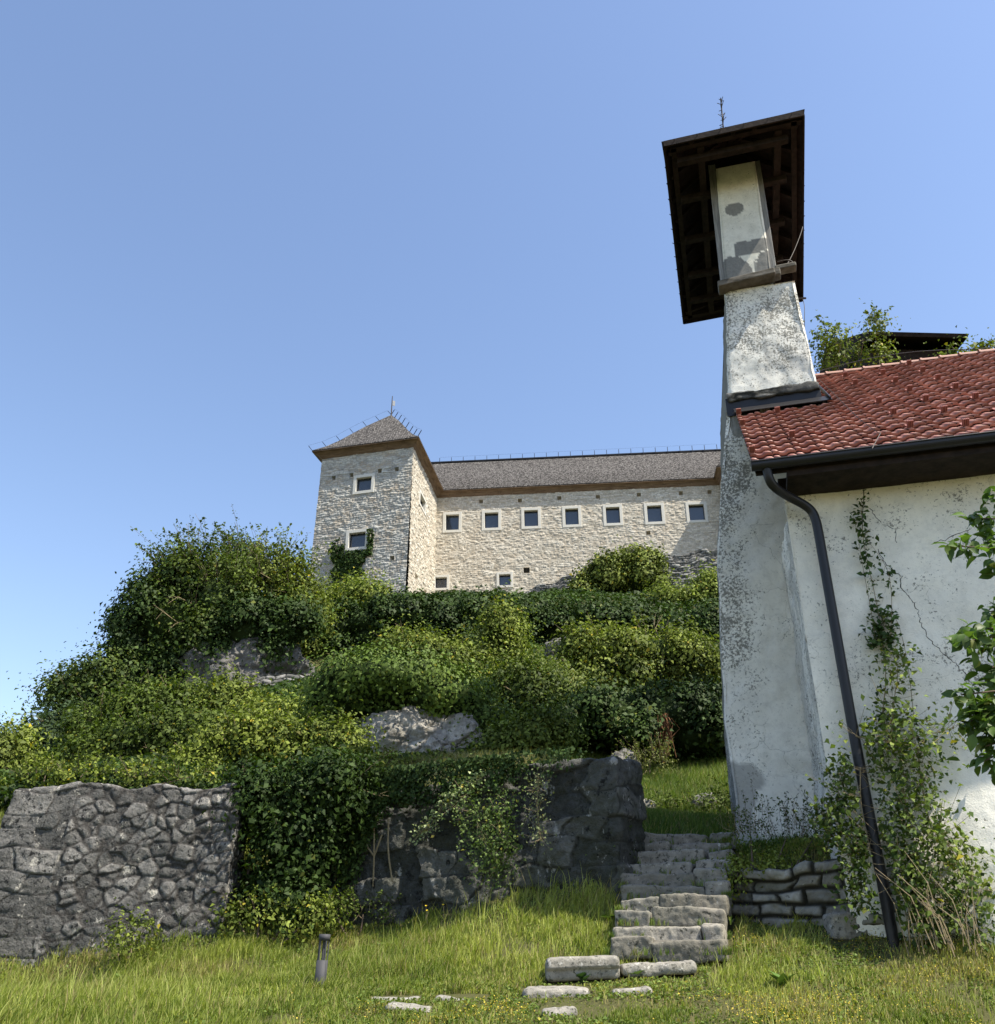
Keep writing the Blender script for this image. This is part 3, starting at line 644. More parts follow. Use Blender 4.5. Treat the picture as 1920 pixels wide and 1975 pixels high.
# spikes of the lightning wire
sp = MB(); sp.beam((0, 0, -.1), (0, 0, .55), .045, .045, up=(1, 0, 0)); spike0 = ch(sp.build('ridge_spike', DMETAL)); first = [True]
def spike(p, tilt=None):
    o = spike0 if first[0] else link(spike0.copy()); first[0] = False
    o.parent = castle; o.location = Vector(p) - castle.location
    if tilt is not None: o.rotation_mode = 'QUATERNION'; o.rotation_quaternion = Vector(tilt).to_track_quat('Z', 'Y')
def ridge_line(a, b, n, t0=0., tilt=None, z=None):
    pts = []
    for i in range(n):
        t = t0 + (1 - t0) * i / (n - 1); q = a + (b - a) * t
        if z: q[2] = a[2] + (b[2] - a[2]) * (t - .06 * math.sin(min(1, t * 1.6) * math.pi) * (1 - t))
        spike(q, tilt); tl = unit(np.array(tilt)) if tilt is not None else UP; pts.append(q + tl * .62)
    mb = MB(); mb.tube(pts, .006, 4, False); ch(mb.build('lightning_wire', DMETAL))
ridge_line(rg0 + uW * 3, rg0 + uW * (3 + LW + 2), 24)
ridge_line(e0.copy(), apex, 7, 0.0, tuple(-uF * .75 + UP), True); ridge_line(e1.copy(), apex, 8, 0.03, tuple(uF * .55 + UP), True)
fl = MB(); fl.tube([apex - UP * .2, apex + UP * 1.9], [.06, .035], 6); pole = ch(fl.build('finial_pole', IRON))
fg = MB(); fg.obox(apex + UP * .95 + np.array((.06, 0, 0)), np.array((.2, .06, 0)), np.array((-.01, .03, 0)), np.array((0, 0, .5))); fo = fg.build('metal_flag', WHITEFLAG); fo.parent = pole
# ruined dark wall in front of the wing
def arc_top(U):
    px = np.interp(U / 17.0, [0, .12, .3, .5, .75, 1.], [0.15, 1.3, 2.3, 2.9, 5.0, 5.4]); return np.maximum(px + (vnoise(np.stack((U * 2.2, U * 0, U * 0), -1), 4) - .5) * .35, .1)
ra = P(1000, 1160, 59.5); rb = P(1400, 1160, 57.5); ur = unit((rb - ra) * (1, 1, 0)); Lr = float(np.linalg.norm((rb - ra)[:2])) + 3
rt = [(1000, 1150), (1040, 1128), (1095, 1112), (1160, 1098), (1290, 1068), (1345, 1064), (1400, 1052)]
nr_ = np.cross(ur, UP); o_r = ra - UP * 2.4; tu = [float((Pn(*p, ra, nr_) - ra) @ ur) for p in rt]; tz = [float((Pn(*p, ra, nr_) - o_r)[2]) for p in rt]
topf = lambda U: np.interp(U, tu, tz) + (vnoise(np.stack((U * 2.2, U * 0, U * 0), -1), 4) - .5) * .4
ruin = wall_panel('ruined_wall', o_r, ur, Lr, 6.0, .06, RUINM, None, (), coursed(.42, .2, 21, .5), .08, .07, top=topf, seed=31)
tag(ruin, 'low ruined wall of dark rubble rising to the right against the castle wing', 'wall')

# ------------------------------------------------------------------ church
AZ = 14.8; cN = -hdir(AZ); cU = hdir(AZ + 90)     # outward normal of the long wall, direction along it to the right
church = thing('church', 'whitewashed church with red tiled roof and narrow bell gable', 'church', loc=tuple(P(1600, 1620, 11.3)))
def cc(o): o.parent = church; o.location = o.location - church.location; return o
PB = P(1575, 1000, 10.8) - cN * .16               # a point on the long wall's face
corner = Pn(1514, 968, PB, cN); E0 = P(1452, 900, 10.55); EZ = E0[2]
OVH = float((E0 - corner) @ cN); print('overhang', OVH, 'eave z', EZ, 'corner', corner)
DA = 2.35; PA = corner - cN * DA                   # plane of the bell gable front
uvB = lambda px, py: uvof(px, py, corner, cU)
ZG = -.3
def flareB(U, V):
    z = V + ZG; t = sstep(-(z - 2.9), 0, 2.9); right = sstep(U, .8, 3.2)
    return .22 * t * sstep(U, 0, .6) + .55 * t * right + right * .10 * sstep(1.7 - z, 0, .5) * (fbm(np.stack((U * 2.5, V * 0, V * 2.5), -1), 77, 4) - .2) * 2.2
WT = EZ + .0 - ZG; WB = 12.0
oB = np.array((corner[0], corner[1], ZG))
B_ = wall_panel('long_wall', oB, cU, WB, WT - .12, .035, PLB, None, (), None, .012, 0, seed=41, undul=.10, shade=flareB, top=lambda U: WT - .15 + (fbm(np.stack((U * 5, U * 0, U * 0), -1), 3, 4) - .5) * .28)
def paint(o, fn_cell, fn_edge=None):
    n = len(o.data.vertices); co = np.zeros(n * 3, np.float32); o.data.vertices.foreach_get('co', co); co = co.reshape(-1, 3).astype(float)
    o.data.attributes['cell'].data.foreach_set('value', fn_cell(co).astype(np.float32))
    o.data.attributes['edge'].data.foreach_set('value', (fn_edge(co) if fn_edge else np.zeros(n)).astype(np.float32))
def bmask(co):
    u = (co - oB) @ cU; z = co[:, 2]; return .12 + .25 * sstep(z, 4.6, 5.6) * .4 + .3 * np.exp(-((z - 3.1) / .35) ** 2) * sstep(u, .8, 2) + .5 * sstep(1.75 - z, 0, .4) * sstep(u, 1.8, 3.2)
def bbare(co):
    u = (co - oB) @ cU; z = co[:, 2]; return .75 * sstep(1.5 - z, 0, .25) * sstep(u, 1.7, 2.6) * np.clip((fbm(co * 4.5, 6, 4) - .46) * 9, 0, 1)
paint(B_, bmask, bbare); cc(B_)
for q in B_.data.polygons: pass
B_.data.polygons.foreach_set('use_smooth', np.ones(len(B_.data.polygons), bool))
# end return of the nave (faces the stairs), rough strip
Rr = wall_panel('nave_end_wall', oB - cN * DA, cN, DA, WT - .1, .04, PLA, None, (), None, .05, 0, seed=42, undul=.12, n=-cU, shade=lambda U, V: .12 * sstep(-(V + ZG - 2.3), 0, 2.3) * sstep(DA - U, 0, .8))
paint(Rr, lambda co: .3 + 0 * co[:, 0], lambda co: .35 * sstep(fbm(co * (3, 3, 1.2), 9, 3), .4, .6)); cc(Rr)
# bell gable: lower front (in shade), outline followed on its own plane
lft = [(1420.7, 1640), (1420.7, 1550), (1401, 1400), (1392.6, 1264), (1385.5, 1086), (1391, 932), (1402, 800)]
lp = [Pn(x, y, PA, cN) for x, y in lft]; lu = [float((p - PA) @ cU) for p in lp]; lz = [p[2] for p in lp]
lz, lu = zip(*sorted(zip(lz, lu)))
pier_top = [Pn(x, y, PA, cN) for x, y in ((1400.4, 566), (1533, 538))]; pier_bot = [Pn(x, y, PA, cN) for x, y in ((1406, 795), (1582, 762))]
zT = (pier_top[0][2] + pier_top[1][2]) / 2; print('pier', pier_bot, pier_top)
zR = pier_bot[0][2]
def body(name, zs, ul, ur_, depth, mat, nz=60, nu=44, amp=.05, seed=0, cellf=None, edgef=None, back=True, side=0.):
    """vertical body following left/right outlines u(z) on plane PA; real thickness away from it"""
    z = np.linspace(zs[0], zs[1], nz); L = ul(z); R = ur_(z); V, F = [], []; k = 0
    def sheet(A, B, nrm, n2):
        nonlocal k
        t = np.linspace(0, 1, n2); Q = A[:, None] * (1 - t[None, :, None]) + B[:, None] * t[None, :, None]
        d = (fbm(Q * 1.3, seed, 3) - .5) * amp * 2 + (fbm(Q * 6, seed + 1, 4) - .5) * amp * .7
        s_ = np.minimum(t, 1 - t) * np.linalg.norm(B - A, axis=1).mean(); d = d - .03 * np.exp(-s_ / .03)[None]
        Q = Q + d[..., None] * nrm; V.append(Q.reshape(-1, 3)); F.append(grid_faces(nz, n2).reshape(-1, 4)[:, ::-1] + k); k += nz * n2
    base = lambda u, dd: np.stack((PA[0] + u * cU[0] - cN[0] * dd, PA[1] + u * cU[1] - cN[1] * dd, z), -1)
    FL, FR, BL_, BR_ = base(L, 0), base(R, 0), base(L - side, depth), base(R, depth)
    sheet(FL, FR, cN, nu); sheet(BL_, FL, -cU, nu * 2); sheet(FR, BR_, cU, nu * 2); sheet(BR_, BL_, -cN, 8)
    t0 = np.array([FL[-1], FR[-1], BR_[-1], BL_[-1]]); V.append(t0); F.append(np.array([(0, 1, 2, 3)]) + k)
    V = np.concatenate(V); F = np.concatenate(F); o = mesh_np(name, V, F, mat, None, {'cell': np.zeros(len(V)), 'edge': np.zeros(len(V))}, smooth=True)
    paint(o, cellf, edgef); return o
UOF = lambda co: (co - PA) @ cU
gab = body('gable_wall', (ZG, zR), lambda z: np.interp(z, lz, lu), lambda z: z * 0 + 1.0, 5.2, PLA, 170, 60, .05, 51,
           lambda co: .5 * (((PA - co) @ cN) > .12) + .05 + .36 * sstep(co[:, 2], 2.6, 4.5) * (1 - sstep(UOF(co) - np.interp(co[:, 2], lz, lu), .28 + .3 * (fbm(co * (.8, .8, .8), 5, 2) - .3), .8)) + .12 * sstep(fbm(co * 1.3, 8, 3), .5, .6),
           lambda co: .6 * (1 - sstep(UOF(co) - np.interp(co[:, 2], lz, lu) + 1.0 * (fbm(co * 1.6, 71, 4) - .5), .30, .33)) * sstep(2.2 - co[:, 2] + .9 * fbm(co * 2, 7, 3) - .5 * (UOF(co) - np.interp(co[:, 2], lz, lu)), 0, .06) * (UOF(co) < .6), side=.14)
cc(gab)
u_ = lambda p: float((p - PA) @ cU)
pl = lambda z: np.interp(z, [pier_bot[0][2], pier_top[0][2]], [u_(pier_bot[0]), u_(pier_top[0])])
prr = lambda z: np.interp(z, [pier_bot[1][2], pier_top[1][2]], [u_(pier_bot[1]), u_(pier_top[1])])
bel = body('bell_gable', (zR - .9, zT), pl, prr, 5.0, PLP, 90, 60, .05, 61,
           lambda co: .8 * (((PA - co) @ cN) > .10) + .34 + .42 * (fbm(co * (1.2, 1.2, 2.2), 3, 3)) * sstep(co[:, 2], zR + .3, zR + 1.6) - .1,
           lambda co: .8 * sstep(zR + .22 + .25 * (fbm(co * 3, 4, 2) - .5) + (UOF(co) - .5) * .12 - co[:, 2], 0, .07) + .55 * np.clip(fbm(co * (5, 5, .35), 14, 3) - .52, 0, 1) * 7 * np.exp(-((co[:, 2] - zR - 1.15) / .8) ** 2), side=.3)
cc(bel)
# stone ledge at the pier's foot
V, F, e, ci = rough_box(u_(pier_bot[1]) - u_(pier_bot[0]) + .06, .3, .2, .05, .03, rubble(.55, .3, 5), .03, .03, 5, None, .015)
led = mesh_np('foot_ledge', place(V, PA + cU * (u_(pier_bot[0]) - .02) + cN * .1 + UP * (zR + .17 - PA[2]), cU, -cN, unit(UP)), F, RUINM, None, {'edge': e, 'cell': ci}, smooth=True)
led.parent = bel
# roof plane of the nave through the eave edge and the flashing line
fp = Pn(1406, 803, PA + cN * .02, cN); rise = fp[2] - EZ; run = float((E0 - fp) @ cN); pitch = math.atan2(rise, run); print('pitch', math.degrees(pitch))
rU = unit(-cN * math.cos(pitch) + UP * math.sin(pitch)); rN = unit(np.cross(cU, rU)); rN = rN if rN[2] > 0 else -rN
rgP = Pn(1581, 729, E0, rN); SL = float((rgP - E0) @ rU); print('slope length', SL, 'ridge z', rgP[2], 'ridge2', (Pn(1919, 681, E0, rN) - E0) @ rU)
TWd, TRow = .30, .345; NR = int(round(SL / TRow)); TRow = SL / NR; LEN = 13.0; NC = int(LEN / TWd)
def tile_row(u0, u1, s0, ridx, rng):
    nt_ = int(round((u1 - u0) / TWd)); prof = []      # wavy cross-section of one tile
    xs = np.array((0, .02, .10, .28, .40, .52, .62, .66, .74, .86, .97, 1.0)); zs = np.array((.028, .046, .05, .012, .0, .008, .02, .036, .044, .03, .022, .028))
    A = [], [], []
    return nt_, xs, zs
TV, TF, TC = [], [], []; k = 0; rngt = np.random.default_rng(5)
xs = np.array((0, .015, .10, .24, .27, .36, .50, .62, .66, .76, .90, .985, 1.0)); zs = np.array((.030, .050, .056, .044, .022, .006, .0, .012, .034, .046, .040, .020, .018))
startU = 0.0; ridge_under = float((pier_bot[1] - E0) @ cU)
for r in range(NR):
    s0 = r * TRow - .04; s1 = s0 + TRow + .06
    for c_ in range(NC):
        ua = c_ * TWd; ub = ua + TWd - .002
        um = (ua + ub) / 2; sc_ = (s0 + s1) / 2
        mid_ = E0 + cU * um + rU * sc_
        if sc_ > (run / math.cos(pitch)) - .05 and u_(mid_) < u_(pier_bot[1]) - .05: continue
        jz = rngt.normal() * .003; X = ua + xs * (ub - ua); n_ = len(X)
        lo = [E0 + cU * x + rU * (s0 + rngt.normal() * 0) + rN * (z * .75 + .068 + jz) for x, z in zip(X, zs)]
        hi = [E0 + cU * x + rU * s1 + rN * (z * .7 + .006 + jz) for x, z in zip(X, zs)]
        dr = [E0 + cU * x + rU * (s0 + .022) + rN * (z * .7 + .022 + jz) for x, z in zip(X, zs)]
        TV += dr + lo + hi
        for i in range(n_ - 1):
            TF.append((k + i, k + i + 1, k + n_ + i + 1, k + n_ + i)); TF.append((k + n_ + i, k + n_ + i + 1, k + 2 * n_ + i + 1, k + 2 * n_ + i))
        TC += [rngt.random()] * (3 * n_); k += 3 * n_
roof = cc(mesh_np('tiled_roof', np.array(TV), np.array(TF), TILE, None, {'cell': np.array(TC), 'edge': np.ones(len(TC))}))
und = MB(); und.obox(E0 + cU * .03 + rN * -.03, cU * 12.9, rU * (run / math.cos(pitch) - .03), -rN * .08); und.obox(E0 + cU * (ridge_under + .05) + rU * (run / math.cos(pitch) + .0) - rN * .03, cU * 10, rU * (SL - run / math.cos(pitch) - .02), -rN * .08)
o = und.build('roof_boards', DARKWOOD); cc(o)
ub2 = MB(); rb_ = E0 + rU * SL; ub2.obox(rb_ + cU * (ridge_under + .3) - rN * .02, cU * 10, unit(-cN * math.cos(pitch) - UP * math.sin(pitch)) * SL, -UP * .08); cc(ub2.build('rear_roof_slope', TILE))
# snow guards: little ribbed lugs
def snow_guard():
    mb = MB()
    for i in range(4): mb.obox(np.array((-.035 + i * .02, 0, 0)), np.array((.011, 0, 0)), np.array((0, .06, .0)), np.array((0, -.02, .10)))
    mb.obox(np.array((-.04, .03, 0)), np.array((.085, 0, 0)), np.array((0, .025, 0)), np.array((0, -.018, .095)))
    mb.obox(np.array((-.035, .0, .0)), np.array((.075, 0, 0)), np.array((0, .2, 0)), np.array((0, 0, .012)))
    return mb.build('snow_guard', TILE)
sg0 = snow_guard(); fst = True
import mathutils
Rm = mathutils.Matrix((tuple(cU), tuple(rU), tuple(rN))).transposed().to_4x4()
cnt = 0
for r in range(1, NR - 1):
    for c_ in range(NC):
        if (c_ * 2 + r * 3 + (r % 3)) % 9 != 4 or rngt.random() < .08: continue
        um = (c_ + .12) * TWd; q = E0 + cU * um + rU * (r * TRow + .03) + rN * .10
        if um > 5.2 or ((r + .5) * TRow > run / math.cos(pitch) - .3 and u_(q) < u_(pier_bot[1]) + .1): continue
        o = sg0 if fst else link(sg0.copy()); fst = False; o.parent = church
        o.matrix_local = mathutils.Matrix.Translation(Vector(q) - church.location) @ Rm; cnt += 1
        if cnt > 95: break
# ridge tiles
rt0 = MB(); n_ = 10
for (a, b, ra_, rb__) in ((0, .36, .12, .10), (.33, .37, .135, .13)):
    V = []
    for s_, rad in ((a, ra_), (b, rb__)):
        for i in range(n_): an = math.pi * i / (n_ - 1); V.append((s_, math.cos(an) * rad, math.sin(an) * rad * .8))
    rt0.add(V, [(i, i + n_, i + n_ + 1, i + 1) for i in range(n_ - 1)])
rdg = rt0.build('ridge_tile', PINKTILE); fst = True
Rh = mathutils.Matrix((tuple(cU), tuple(-cN), (0, 0, 1))).transposed().to_4x4()
i = 0; uu0 = float((pier_bot[1] - rb_) @ cU) - .2
while uu0 + i * .35 < 9:
    q = rb_ + cU * (uu0 + i * .35) + UP * .0; o = rdg if fst else link(rdg.copy()); fst = False; o.parent = church
    o.matrix_local = mathutils.Matrix.Translation(Vector(q) - church.location) @ Rh; i += 1
mb = MB(); rw = [rb_ + cU * (uu0 + x) + UP * (.15 + .16 * math.sin(min(1, max(0, (x - .5) / 3)) * math.pi)) for x in np.linspace(.1, 8, 24)]; mb.tube(rw, .008, 4, False); cc(mb.build('ridge_wire', GREYMETAL))
# flashing at the pier's foot
fm = MB(); a0 = E0 + rU * (run / math.cos(pitch) - .30) + rN * .10; fm.obox(a0 + cU * (-.02), cU * (u_(pier_bot[1]) - u_(E0) + .16), rU * .36, rN * .012)
fm.obox(PA + cN * .03 + cU * (u_(pier_bot[0]) - .03) + UP * (zR - PA[2] - .10), cU * (u_(pier_bot[1]) - u_(pier_bot[0]) + .05), -cN * .02, UP * .36)
fm.obox(a0 + cU * (u_(pier_bot[1]) - u_(E0) + .1), cU * .02, rU * 1.6, rN * .06)
cc(fm.build('roof_flashing', DMETAL))
# gutter: half-round with rolled lip, end cap
gm = MB(); gr_ = .075; gc0 = E0 + cN * .085 - UP * .035 - cU * .02; V = []; L_ = 12.6; na = 12
ring = [(math.cos(math.pi * (1 + i / na)) * gr_, math.sin(math.pi * (1 + i / na)) * gr_) for i in range(na + 1)]
ring = [(-gr_, .035)] + ring + [(gr_, .03)]; inner_ = [(x * .93, z * .93 + (.0)) for x, z in ring][::-1]; full = ring + inner_
for s_ in (0, L_):
    for x, z in full: V.append(gc0 + cU * s_ + (-cN) * x + UP * z)
n_ = len(full); gm.add(V, [(i, (i + 1) % n_, n_ + (i + 1) % n_, n_ + i) for i in range(n_)])
gm.add([gc0 + cU * .0 + (-cN) * x + UP * z for x, z in ring] + [gc0 + cU * .004 + (-cN) * x + UP * z for x, z in ring], [tuple(range(len(ring))), tuple(range(len(ring), 2 * len(ring)))[::-1]])
gm.tube([gc0 - cN * -gr_ * 1 + UP * .03 + cN * 2 * gr_ * 0 + cU * s_ for s_ in (0, L_)], .010, 6)
gm.tube([gc0 + cN * gr_ + UP * .025 + cU * s_ for s_ in (0, L_)], .012, 6)
gut = cc(gm.build('gutter', DMETAL, smooth=False))
for s_ in np.arange(1.2, 8, .95):
    bk = MB(); pr = [gc0 + cU * s_ + (-cN) * x * 1.06 + UP * z * 1.06 for x, z in ring]; bk.tube(pr, .008, 4); b = bk.build('gutter_bracket', DMETAL); b.parent = gut; b.location = -church.location
# downpipe
pts = [gc0 + cU * .34 - UP * .03, gc0 + cU * .34 - UP * .22]
top_ = Pn(1478, 938, gc0, cN); w1 = P(1577, 985, 10.8); w2 = np.array((P(1577, 1000, 10.8)[0], 10.8, 0))
path = [P(1480, 905, float(gc0[1] - .02)), P(1484, 925, float(gc0[1])), P(1495, 941, float(gc0[1] + .06)), P(1520, 957, 10.72), P(1548, 971, 10.78), P(1566, 984, 10.8), P(1575, 1002, 10.8), P(1580, 1030, 10.8)]
xv, yv = path[-1][0], 10.8
path[-2][0] = xv - .005
path += [np.array((xv, yv, z)) for z in (5.0, 3.9)] + [np.array((xv + .0, yv, z)) for z in (3.0, 2.5)]
path += [np.array((xv + .0, yv - .03, 1.6)), np.array((xv + .01, yv - .05, .9)), np.array((xv + .01, yv - .07, -.1))]
def smooth_path(p, it=2):
    p = np.array(p)
    for _ in range(it):
        q = np.empty((2 * len(p) - 2, 3)); q[0::2] = p[:-1] * .75 + p[1:] * .25; q[1::2] = p[:-1] * .25 + p[1:] * .75; p = np.concatenate((p[:1], q, p[-1:]))
    return p
dp = MB(); dp.tube(smooth_path(path), .062, 16); pipe = cc(dp.build('downpipe', DMETAL, smooth=True))
hop = MB(); ca = P(1480, 893, float(gc0[1])); hop.tube([ca + UP * -.0, ca - UP * .07, ca - UP * .15], [.115, .10, .062], 14); h = hop.build('outlet', DMETAL, smooth=True); h.parent = pipe; h.location = -church.location
for z in (5.12, 2.4, 1.05, .6):
    cb = MB(); p0 = np.array((xv, yv - (0 if z > 2 else .05), z)); cb.tube([p0 - UP * .018, p0 + UP * .018], .074, 16)
    if z in (5.12, 1.05): cb.beam(p0 + cU * .12, p0 - cU * .10, .014, .02); cb.tube([p0 + cU * .09, p0 + cU * .10 - cN * .16], .009, 6)
    c_ = cb.build('pipe_clamp', DMETAL, smooth=True); c_.parent = pipe; c_.location = -church.location
# beams under the eave
ew = MB()
ew.obox(oB * (1, 1, 0) + UP * (EZ - .10) + cU * -.05 + cN * .06, cU * 12.4, -cN * .16, UP * .16)
ew.obox(E0 + cN * -.01 - UP * .13 + cU * .03, cU * 12.3, -cN * .03, UP * .12)
for s_ in np.arange(.15, 12.3, .8): ew.obox(E0 - cN * .04 + cU * s_ - UP * .12, cU * .10, -cN * (OVH + .3) + UP * math.tan(pitch) * (OVH + .3) * .8, UP * .10)
ew.obox(E0 + cN * .0 - UP * .205 + cU * .42, cU * 12.2, -cN * (OVH + .13), UP * .08)
cc(ew.build('eave_beams', DARKWOOD))
# bell gable upper storey: cream panel, posts, sill, canopy
PC = PA - cN * .03
pq = [Pn(x, y, PC, cN) for x, y in ((1380.5, 312), (1455, 300), (1399, 545), (1490, 530))]
zc = 14.15
ptop = float((pq[0][2] + pq[1][2]) / 2); print('panel', pq, 'ptop', ptop)
cLf = Pz(1281, 279, zc); cRt = Pz(1550, 219, zc); cRb = Pz(1548, 577, zc); cLb = Pz(1319, 621, zc); print('canopy', cLf, cRt, cRb, cLb)
PAo, = (PA,); PA = PC
pan = body('arcade_wall', (zT + .02, zc + .35), lambda z: np.interp(z, [pq[2][2], pq[0][2]], [u_(pq[2]), u_(pq[0])]), lambda z: np.interp(z, [pq[3][2], pq[1][2]], [u_(pq[3]), u_(pq[1])]), 4.3, PLC, 90, 40, .02, 71,
           lambda co: .05 + 0 * co[:, 0],
           lambda co: np.maximum.reduce([
               .95 * (((UOF(co) - (u_(pq[2]) + .18)) / .38) ** 2 + ((co[:, 2] - zT - .25) / .62) ** 2 + .35 * (fbm(co * 5, 2, 3) - .5) < .9),
               .95 * (((UOF(co) - (u_(pq[3]) - .03)) / .24) ** 2 + ((co[:, 2] - zT - .40) / .48) ** 2 + .3 * (fbm(co * 5, 3, 3) - .5) < .9),
               .95 * ((np.abs(UOF(co) - (u_(pq[2]) + .62)) < .36) & (np.abs(co[:, 2] - zT - 1.02 - .12 * (UOF(co) - .5)) < .17 + .08 * (fbm(co * 6, 3, 2) - .5))),
               .9 * (((UOF(co) - (u_(pq[0]) + .22)) / .19) ** 2 + ((co[:, 2] - zT - 2.02) / .17) ** 2 + .3 * (fbm(co * 6, 4, 2) - .5) < .9),
               .8 * ((np.abs(UOF(co) - (u_(pq[2]) + .60)) < .035) & (np.abs(co[:, 2] - zT - .38) < .28) & (fbm(co * 20, 4, 2) > .42))]))
PA = PAo; pan = cc(pan); pan.parent = church
def postb(x0, y0, x1, y1, x2, y2, x3, y3, dd, name):
    """post whose left/right edges are seen from (x0,y0)-(x1,y1) at top to (x2,y2)-(x3,y3) at the foot"""
    o_ = PA - cN * .10; T0, T1, B0, B1 = [Pn(*p, o_, cN) for p in ((x0, y0), (x1, y1), (x2, y2), (x3, y3))]
    for q in (T0, T1):
        pass
    mb = MB(); mb.add([B0, B1, B1 - cN * dd, B0 - cN * dd, T0, T1, T1 - cN * dd, T0 - cN * dd], [(0, 3, 2, 1), (4, 5, 6, 7), (0, 1, 5, 4), (1, 2, 6, 5), (2, 3, 7, 6), (3, 0, 4, 7)])
    o = mb.build(name, GREYWOOD, bevel=.012); o.parent = church; o.location = -church.location; return o
postb(1366, 318, 1380, 316, 1391, 548, 1403, 546, .2, 'timber_post'); postb(1452, 312, 1466, 308, 1488, 530, 1500, 527, .2, 'timber_post')
sb = MB(); s0_ = Pn(1386, 556, PA + cN * .1, cN); s1_ = Pn(1495, 530, PA + cN * .1, cN); sb.beam(s0_ , s1_, .3, .13); sb.beam(Pn(1495, 522, PA + cN * .02, cN), Pn(1536, 514, PA + cN * .02, cN), .2, .10)
sb.obox(Pn(1490, 530, PA + cN * .14, cN), cU * .16, -cN * .2, UP * .16); o = sb.build('sill_beam', wood_mat('mossy_old_sill', (.05, .043, .03), (.19, .17, .14), (3, 3, 12)), bevel=.02); cc(o)
# canopy: hipped roof seen from below
cw = [cLf, cRt, cRb, cLb]; cen = sum(cw) / 4; can = MB(); apx0 = (cLf + cRt) / 2 + (cLb - cLf) * .28; apx1 = (cLf + cRt) / 2 + (cLb - cLf) * .72; apx0 = apx0 + UP * 1.25; apx1 = apx1 + UP * 1.25
T = [c_ for c_ in cw]; T2_ = [c_ + UP * .07 for c_ in cw]
can.add(T2_ + [apx0, apx1] + [c_ + UP * .0 for c_ in T] + [apx0 - UP * .08, apx1 - UP * .08], [(0, 1, 4), (1, 2, 5, 4), (2, 3, 5), (3, 0, 4, 5), (7, 6, 10), (8, 7, 10, 11), (9, 8, 11), (6, 9, 11, 10), (0, 6, 7, 1), (1, 7, 8, 2), (2, 8, 9, 3), (3, 9, 6, 0)])
cano = cc(can.build('canopy_roof', DARKWOOD))
fa = MB(); exf = MB()
for a, b in zip(cw, cw[1:] + cw[:1]):
    d = unit(b - a); inn = unit(np.cross(UP, d)); fa.obox(a - inn * .02 - UP * .06, b - a, inn * .035, UP * .14)
    fa.obox(a + inn * .12 - UP * .02 + d * .1, (b - a) * .96, inn * .10, UP * .10)
o = fa.build('fascia', DARKWOOD); o.parent = cano
fr = MB(); axd = unit(cLb - cLf); acr = unit(cRt - cLf); Wc = np.linalg.norm(cRt - cLf); Lc = np.linalg.norm(cLb - cLf)
for t in (.24, .80): fr.obox(cLf + acr * Wc * t + axd * .22 - UP * .06, acr * .13, axd * (Lc - .45), UP * .15)          # plates
for s_ in (.35, 1.35, 2.55, 3.7, 4.6): fr.obox(cLf + axd * s_ + acr * .22 - UP * .17, axd * .13, acr * (Wc - .5), UP * .13)    # cross beams
for s_ in np.arange(.25, Lc - .2, .62):
    a = cLf + axd * s_ + acr * .06; 
    for side in (0, 1):
        p0 = a if side == 0 else a + acr * (Wc - .14); top = cLf + axd * s_ + acr * Wc / 2 + UP * 1.1 * min(1, s_ / 1.2, (Lc - s_) / 1.2)
        fr.beam(p0 + UP * .02, top, .08, .10)
for s_ in (0.5, .9, 1.3, 1.7):
    fr.beam(cLf + acr * s_ + axd * .06, cLf + acr * (Wc / 2 + (s_ - Wc / 2) * .1) + axd * 1.3 + UP * 1.05, .08, .1)
o = fr.build('rafters', DARKWOOD, bevel=.006); o.parent = cano
for c_, d1, d2 in ((cLf, acr, axd), (cRt, -acr, axd)):
    fl_ = MB(); fl_.add([c_ + UP * .10 - d1 * .04, c_ + d1 * .45 + UP * .085, c_ + d1 * .3 + d2 * .3 + UP * .22, c_ + d2 * .5 + UP * .09 - d1 * .02], [(0, 1, 2, 3)])
    fs = fl_.build('edge_flashing', GREYMETAL); mo = fs.modifiers.new('s', 'SOLIDIFY'); mo.thickness = .012; fs.parent = cano
ng = MB(); ng.tube([(0, 0, -.02), (0, 0, .07)], .009, 4); nail = ng.build('roof_nail', IRON); nail.parent = cano; fst = True
for a, b in zip(cw, cw[1:] + cw[:1]):
    k_ = int(np.linalg.norm(b - a) / .42)
    for i in range(k_):
        q = a + (b - a) * (i + .5) / k_; o = nail if fst else link(nail.copy()); fst = False; o.parent = cano; o.location = q; o.rotation_mode = 'QUATERNION'; o.rotation_quaternion = Vector(unit(q - cen) + UP).to_track_quat('Z', 'Y')
fi = MB(); f0 = P(1397, 262, 13.9); f1 = P(1391, 190, 13.9); fi.tube([np.array((f0[0], f0[1], zc + .9)), f0, f1], .016, 5); rngf = np.random.default_rng(3)
for t in np.linspace(.02, .95, 26):
    q = f0 + (f1 - f0) * t; a = rngf.random() * 6.3; L_2 = .05 + .1 * rngf.random(); fi.tube([q, q + np.array((math.cos(a) * L_2 * .6, math.sin(a) * L_2, L_2 * .9))], .008, 4)
o = fi.build('finial', IRON); o.parent = cano
wi = MB(); wi.tube(smooth_path([P(1549, 437, 14.2), P(1545, 452, 14.0), P(1530, 490, 13.7), P(1512, 522, 13.3)]), .007, 4); wi.tube(smooth_path([P(1548, 573, 14.0), P(1553, 590, 13.7), P(1552, 625, 13.6), P(1556, 700, 13.9)]), .006, 4)
wi.tube(smooth_path([P(1500, 505, 13.5), P(1520, 500, 13.4), P(1531, 505, 13.4), P(1532, 522, 13.4)]), .012, 5); wi.beam(P(1541, 575, 13.9), P(1555, 575, 13.8), .03, .03); cc(wi.build('lightning_cable', IRON))
